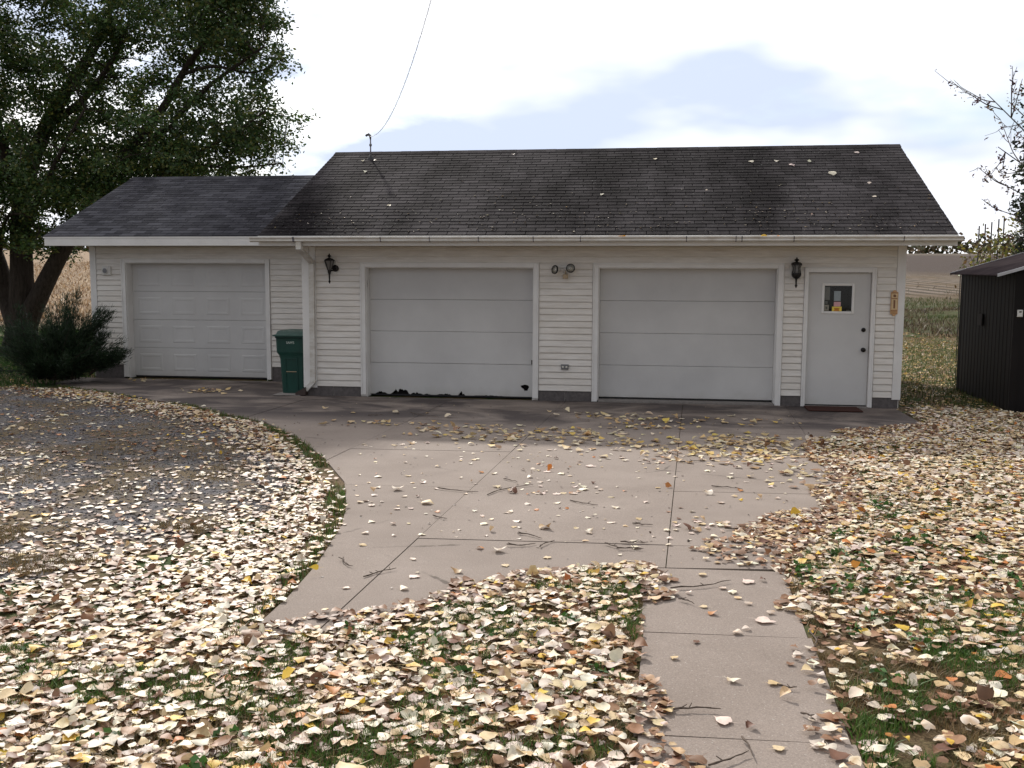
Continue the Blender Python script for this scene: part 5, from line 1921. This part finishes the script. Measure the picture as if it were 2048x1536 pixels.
crown = [(-24, 3.0), (-24, 11.5), (-20, 12.0), (-14, 11.2), (-11.5, 10.6), (-10.35, 9.6), (-10.2, 8.6), (-9.55, 7.95), (-10.3, 7.0), (-9.75, 6.25), (-10.0, 5.9), (-9.85, 5.0), (-10.6, 4.75), (-12.9, 4.55), (-13.6, 4.0), (-14.6, 3.35), (-15.9, 2.7), (-16.6, 2.45), (-17.4, 3.1), (-19, 2.6)]
cents = []
tries = 0
while len(cents) < 860 and tries < 14000:
    tries += 1
    x, z = random.uniform(-24, -9.4), random.uniform(2.2, 12)
    if not in_poly(np.array([x]), np.array([z]), crown)[0]: continue
    e = (x + 24) / 14.5
    v = .6 * vnoise(np.array([x]), np.array([z]), .95, 41)[0] + .4 * vnoise(np.array([x]), np.array([z]), 2.1, 42)[0]
    if v < .29 + .33 * max(0, e - .38): continue
    y = 9.8 + random.gauss(0, 1.35) * (1.1 - .45 * e)
    c = Vector((x, y, z))
    nd, r = min(nodes, key=lambda q: (q[0] - c).length + max(0, q[0].z - z) * .6)
    if (nd - c).length > 2.3: continue
    mid = nd.lerp(c, .5) + Vector((random.uniform(-.15, .15), random.uniform(-.15, .15), random.uniform(0, .25)))
    m.tube([nd, mid, c], [min(r * .5, .035), .016, .006], 4, False)
    cents.append(c)
    if random.random() < .35: nodes.append((c, .012))
for (xa, xb, za, zb, cnt) in ((-23, -14.8, 2.7, 5.2, 70), (-13.2, -10.0, 4.35, 6.0, 60), (-11.6, -9.6, 5.8, 7.9, 22), (-15.4, -12.6, 3.5, 5.0, 60), (-12.4, -10.4, 7.6, 9.6, 40)):
    for k in range(cnt):
        c = Vector((random.uniform(xa, xb), 9.6 + random.gauss(0, 1.2), random.uniform(za, zb)))
        if c.z < 3.4 and -18.2 < c.x < -15.6 and random.random() < .75: continue
        if not in_poly(np.array([c.x]), np.array([c.z]), crown)[0]: continue
        nd, r = min(nodes, key=lambda q: (q[0] - c).length)
        if (nd - c).length > 1.9: continue
        m.tube([nd, nd.lerp(c, .5) + Vector((0, 0, .1)), c], [min(r * .5, .025), .012, .005], 4, False)
        cents.append(c)
m.build('trunk', MAT['bark'], tr, True)
fine = []
for c in cents:
    for k in range(6):
        d = Vector((random.gauss(0, 1), random.gauss(0, 1), random.gauss(-.15, .6))).normalized()
        L = random.uniform(.25, .62)
        for q in (.35, .65, 1.0): fine.append(tuple(c + d * L * q))
V, FF, CC = foliage(fine, 13, (.14, .14, .11), .06, [(.038, .078, .02), (.048, .098, .023), (.066, .108, .025), (.028, .056, .016), (.115, .125, .028)], .05)
o = link('crown', np_mesh('crown', V, FF, MAT['green'], CC, OFF[tr.name]), tr)

# juniper by the corner of the left wing
ju = empty('juniper_bush', (-10.95, 1.0, 0), 'spreading dark green juniper at the left corner of the garage', 'bush')
m = MB()
sp_c, sp_d = [], []
for k in range(150):
    a = random.uniform(0, 6.28)
    el = random.uniform(.1, 1.35)
    L = random.uniform(.5, 1.0)
    d = Vector((math.cos(a) * math.cos(el) * 1.15, math.sin(a) * math.cos(el) * .75, math.sin(el) * 1.25))
    b = Vector((-10.95 + random.gauss(0, .18), 1.0 + random.gauss(0, .12), .08))
    e = b + d * L * 1.05 + Vector((0, 0, .05))
    if e.x > -9.75: e.x = -9.75
    if e.y > 1.95: e.y = 1.95
    if e.z > 1.45: e.z = 1.45
    m.tube([b, b.lerp(e, .5) + Vector((0, 0, .05)), e], [.014, .009, .004], 4, False)
    for q in np.linspace(.3, 1.0, 8):
        sp_c.append(b.lerp(e, q))
        sp_d.append(d.normalized())
for tip in ((-9.95, .95, 1.33), (-9.82, 1.0, 1.30), (-10.0, 1.1, 1.2), (-10.6, 1.2, 1.62), (-10.75, 1.1, 1.55), (-9.62, .9, .52), (-9.7, 1.0, .45), (-9.9, .8, .55), (-11.9, 1.0, .95), (-11.8, 1.2, 1.05), (-12.0, .9, .6), (-10.2, 1.2, 1.3), (-11.3, 1.3, 1.35), (-9.75, 1.05, .62), (-9.58, 1.05, .58)):
    t_ = Vector(tip)
    b = Vector((-10.8, 1.0, .3)) if t_.x < -9.99 or t_.z > .8 else Vector((-10.3, 1.0, .15))
    m.tube([b, b.lerp(t_, .5) + Vector((0, 0, .06)), t_], [.014, .009, .003], 4, False)
    for q in np.linspace(.35, 1.0, 14):
        sp_c.append(b.lerp(t_, q) + Vector((0, 0, .04 * math.sin(q * 3.1))))
        sp_d.append((t_ - b).normalized())
m.build('stem', MAT['bark'], ju)
per = 34
c = np.repeat(np.array([tuple(q) for q in sp_c]), per, 0)
dd = np.repeat(np.array([tuple(q) for q in sp_d]), per, 0)
N = len(c)
d = dd + rng.normal(0, .42, (N, 3))
d /= np.linalg.norm(d, axis=1)[:, None]
e = np.cross(d, rng.normal(0, 1, (N, 3)))
e /= np.linalg.norm(e, axis=1)[:, None]
p = c + rng.normal(0, .045, (N, 3))
p[:, 2] = np.maximum(p[:, 2], .02)
s = rng.uniform(.05, .13, N)[:, None]
V = np.stack([p - e * .006, p + e * .006, p + d * s], 1).reshape(-1, 3)
FF = np.arange(N * 3).reshape(-1, 3)
tone = np.repeat(rng.uniform(.6, 1.3, len(sp_c)), per)
C = np.array([(.013, .029, .012), (.019, .039, .016), (.026, .049, .02)])[rng.integers(0, 3, N)] * tone[:, None]
link('foliage', np_mesh('foliage', V, FF, MAT['green'], np.repeat(C, 3, 0), OFF[ju.name]), ju)

# thin bare tree on the right with a few hanging leaves
bt = empty('bare_tree', (8.9, 8.2, 0), 'thin nearly bare tree with a few purple brown leaves at the right edge', 'tree')
m = MB()
trunk_pl = bez([(8.9, 8.2, -.1), (8.85, 8.2, 1.6), (8.7, 8.1, 3.2), (8.6, 8.0, 4.6), (8.7, 8.0, 5.6), (8.8, 8.0, 6.4)], 5)
m.tube(trunk_pl, [.10 - .075 * i / (len(trunk_pl) - 1) for i in range(len(trunk_pl))], 7)
hang = []
def branch(a, b, r, depth):
    a, b = Vector(a), Vector(b)
    L = (b - a).length
    pl = bez([a, a.lerp(b, .35) + Vector((0, 0, -.06 * L)), a.lerp(b, .7) + Vector((0, 0, -.03 * L)), b], 4)
    n = len(pl)
    m.tube(pl, [r * (1 - .75 * i / (n - 1)) + .0025 for i in range(n)], 4, False)
    for i in range(3, n):
        if random.random() < .55: hang.append(pl[i])
    if depth:
        for k in range(int(3 + L * 2.2)):
            i = random.randint(2, n - 1)
            dr = (b - a).normalized() * random.uniform(.3, .9) + Vector((random.gauss(0, .35), random.gauss(0, .5), random.gauss(.15, .45)))
            branch(pl[i], pl[i] + dr * L * random.uniform(.2, .38), r * .45, depth - 1)
for a, b in (((8.6, 8, 4.0), (6.23, 8, 6.04)), ((8.65, 8, 3.6), (6.45, 7.8, 4.87)), ((8.6, 8, 4.3), (6.75, 8.2, 5.9)), ((8.7, 8, 3.2), (6.55, 7.9, 4.12)), ((8.7, 8, 3.0), (6.7, 8.1, 3.5)), ((8.75, 8.1, 2.7), (6.9, 8.2, 2.95))):
    branch(a, b, .026, 2)
m.build('trunk', MAT['twig'], bt)
hang = [tuple(q) for q in hang]
random.shuffle(hang)
bt.location.x += .78
V, FF, CC = foliage(hang[:520], 2, (.035, .035, .05), .04, [(.10, .045, .05), (.13, .07, .055), (.07, .035, .045), (.16, .11, .04)], .09, 2.3)
link('crown', np_mesh('crown', V, FF, MAT['green'], CC, OFF[bt.name]), bt)

# dark evergreen at the right edge
eg = empty('evergreen_tree', (8.35, 6.2, 0), 'dark narrow evergreen cut off by the right edge of the picture', 'tree')
MB().tube([(8.35, 6.2, -.1), (8.35, 6.2, 3), (8.35, 6.2, 7.2)], [.13, .09, .02], 7).build('trunk', MAT['bark'], eg, True)
pts = []
for k in range(1500):
    z = random.uniform(2.2, 7.4)
    R0 = 1.24 * (1 - abs((z - 4.2) / 4.6) ** 1.7) * (.78 + .35 * math.sin(z * 4.1) ** 2 * random.random())
    a = random.uniform(0, 6.28)
    r = R0 * math.sqrt(random.uniform(.25, 1))
    pts.append((8.35 + r * math.cos(a), 6.2 + r * math.sin(a), z))
V, FF, CC = foliage(pts, 30, (.10, .10, .11), .05, [(.022, .036, .018), (.032, .048, .022), (.03, .03, .028)], .15, 2.6)
link('crown', np_mesh('crown', V, FF, MAT['green'], CC, OFF[eg.name]), eg)

# scrub behind the shed
for i, (x, y, h, w, lab) in enumerate(((9.3, 13.5, 3.35, 1.25, 'yellow green shrub just behind the shed roof'), (11.2, 15, 3.9, 1.5, 'taller yellow brown shrub behind the shed at the picture edge'))):
    sb = empty('shrub', (x, y, float(tz(x, y))), lab, 'shrub', 'shrubs behind the shed')
    z0 = float(tz(x, y))
    m = MB()
    cs_ = []
    for k in range(26):
        a = random.uniform(0, 6.28)
        r = w * math.sqrt(random.random())
        tip = Vector((x + r * math.cos(a), y + r * math.sin(a), z0 + h * random.uniform(.65, 1.05)))
        b = Vector((x + random.gauss(0, .12), y + random.gauss(0, .12), z0 - .05))
        mid = b.lerp(tip, .5) + Vector((random.gauss(0, .1), random.gauss(0, .1), .15))
        m.tube([b, mid, tip], [.018, .011, .004], 4, False)
        for q in (.4, .55, .7, .85, .95): cs_.append(tuple(b.lerp(tip, q) + Vector((random.gauss(0, .12), random.gauss(0, .12), 0))))
    m.build('stem', MAT['twig'], sb)
    V, FF, CC = foliage(cs_, 16, (.16, .16, .14), .075, [(.15, .15, .035), (.20, .17, .04), (.10, .13, .03), (.14, .085, .035)], .08)
    link('foliage', np_mesh('foliage', V, FF, MAT['green'], CC, OFF[sb.name]), sb)

# posts far behind
for i, (x, zt) in enumerate(((16.37, 4.85), (16.67, 4.95), (16.98, 5.05), (17.32, 5.2), (17.58, 5.3))):
    z0 = float(tz(x, 40))
    m = MB()
    m.tube([(x, 40, z0 - .1), (x, 40, zt)], [.045, .035], 6)
    m.v = [(a - x, b - 40, c_ - z0) for a, b, c_ in m.v]
    tag(link('post', m.mesh('post', MAT['post']), None, (x, 40, z0)), ['leftmost', 'second', 'middle', 'fourth', 'rightmost'][i] + ' of five thin dark posts on the field behind the shed', 'post', 'posts on the far field')

# distant woods along the top of the rise
n = 2600
wx_ = rng.uniform(-330, 330, n)
wy_ = rng.uniform(176, 225, n)
wz_ = tz(wx_, wy_) + rng.random(n) * (1.9 + 1.8 * vnoise(wx_, wy_, .05, 61))
V, FF, CC = foliage(np.stack([wx_, wy_, wz_], 1), 9, (1.2, 1.2, .6), .8, [(.085, .062, .042), (.07, .06, .032), (.11, .075, .045), (.055, .058, .03)], .3, 1.3)
tag(link('distant_woods', np_mesh('distant_woods', V, FF, MAT['woods'], CC)), 'far off brown woods along the skyline', 'woods', kind='stuff')
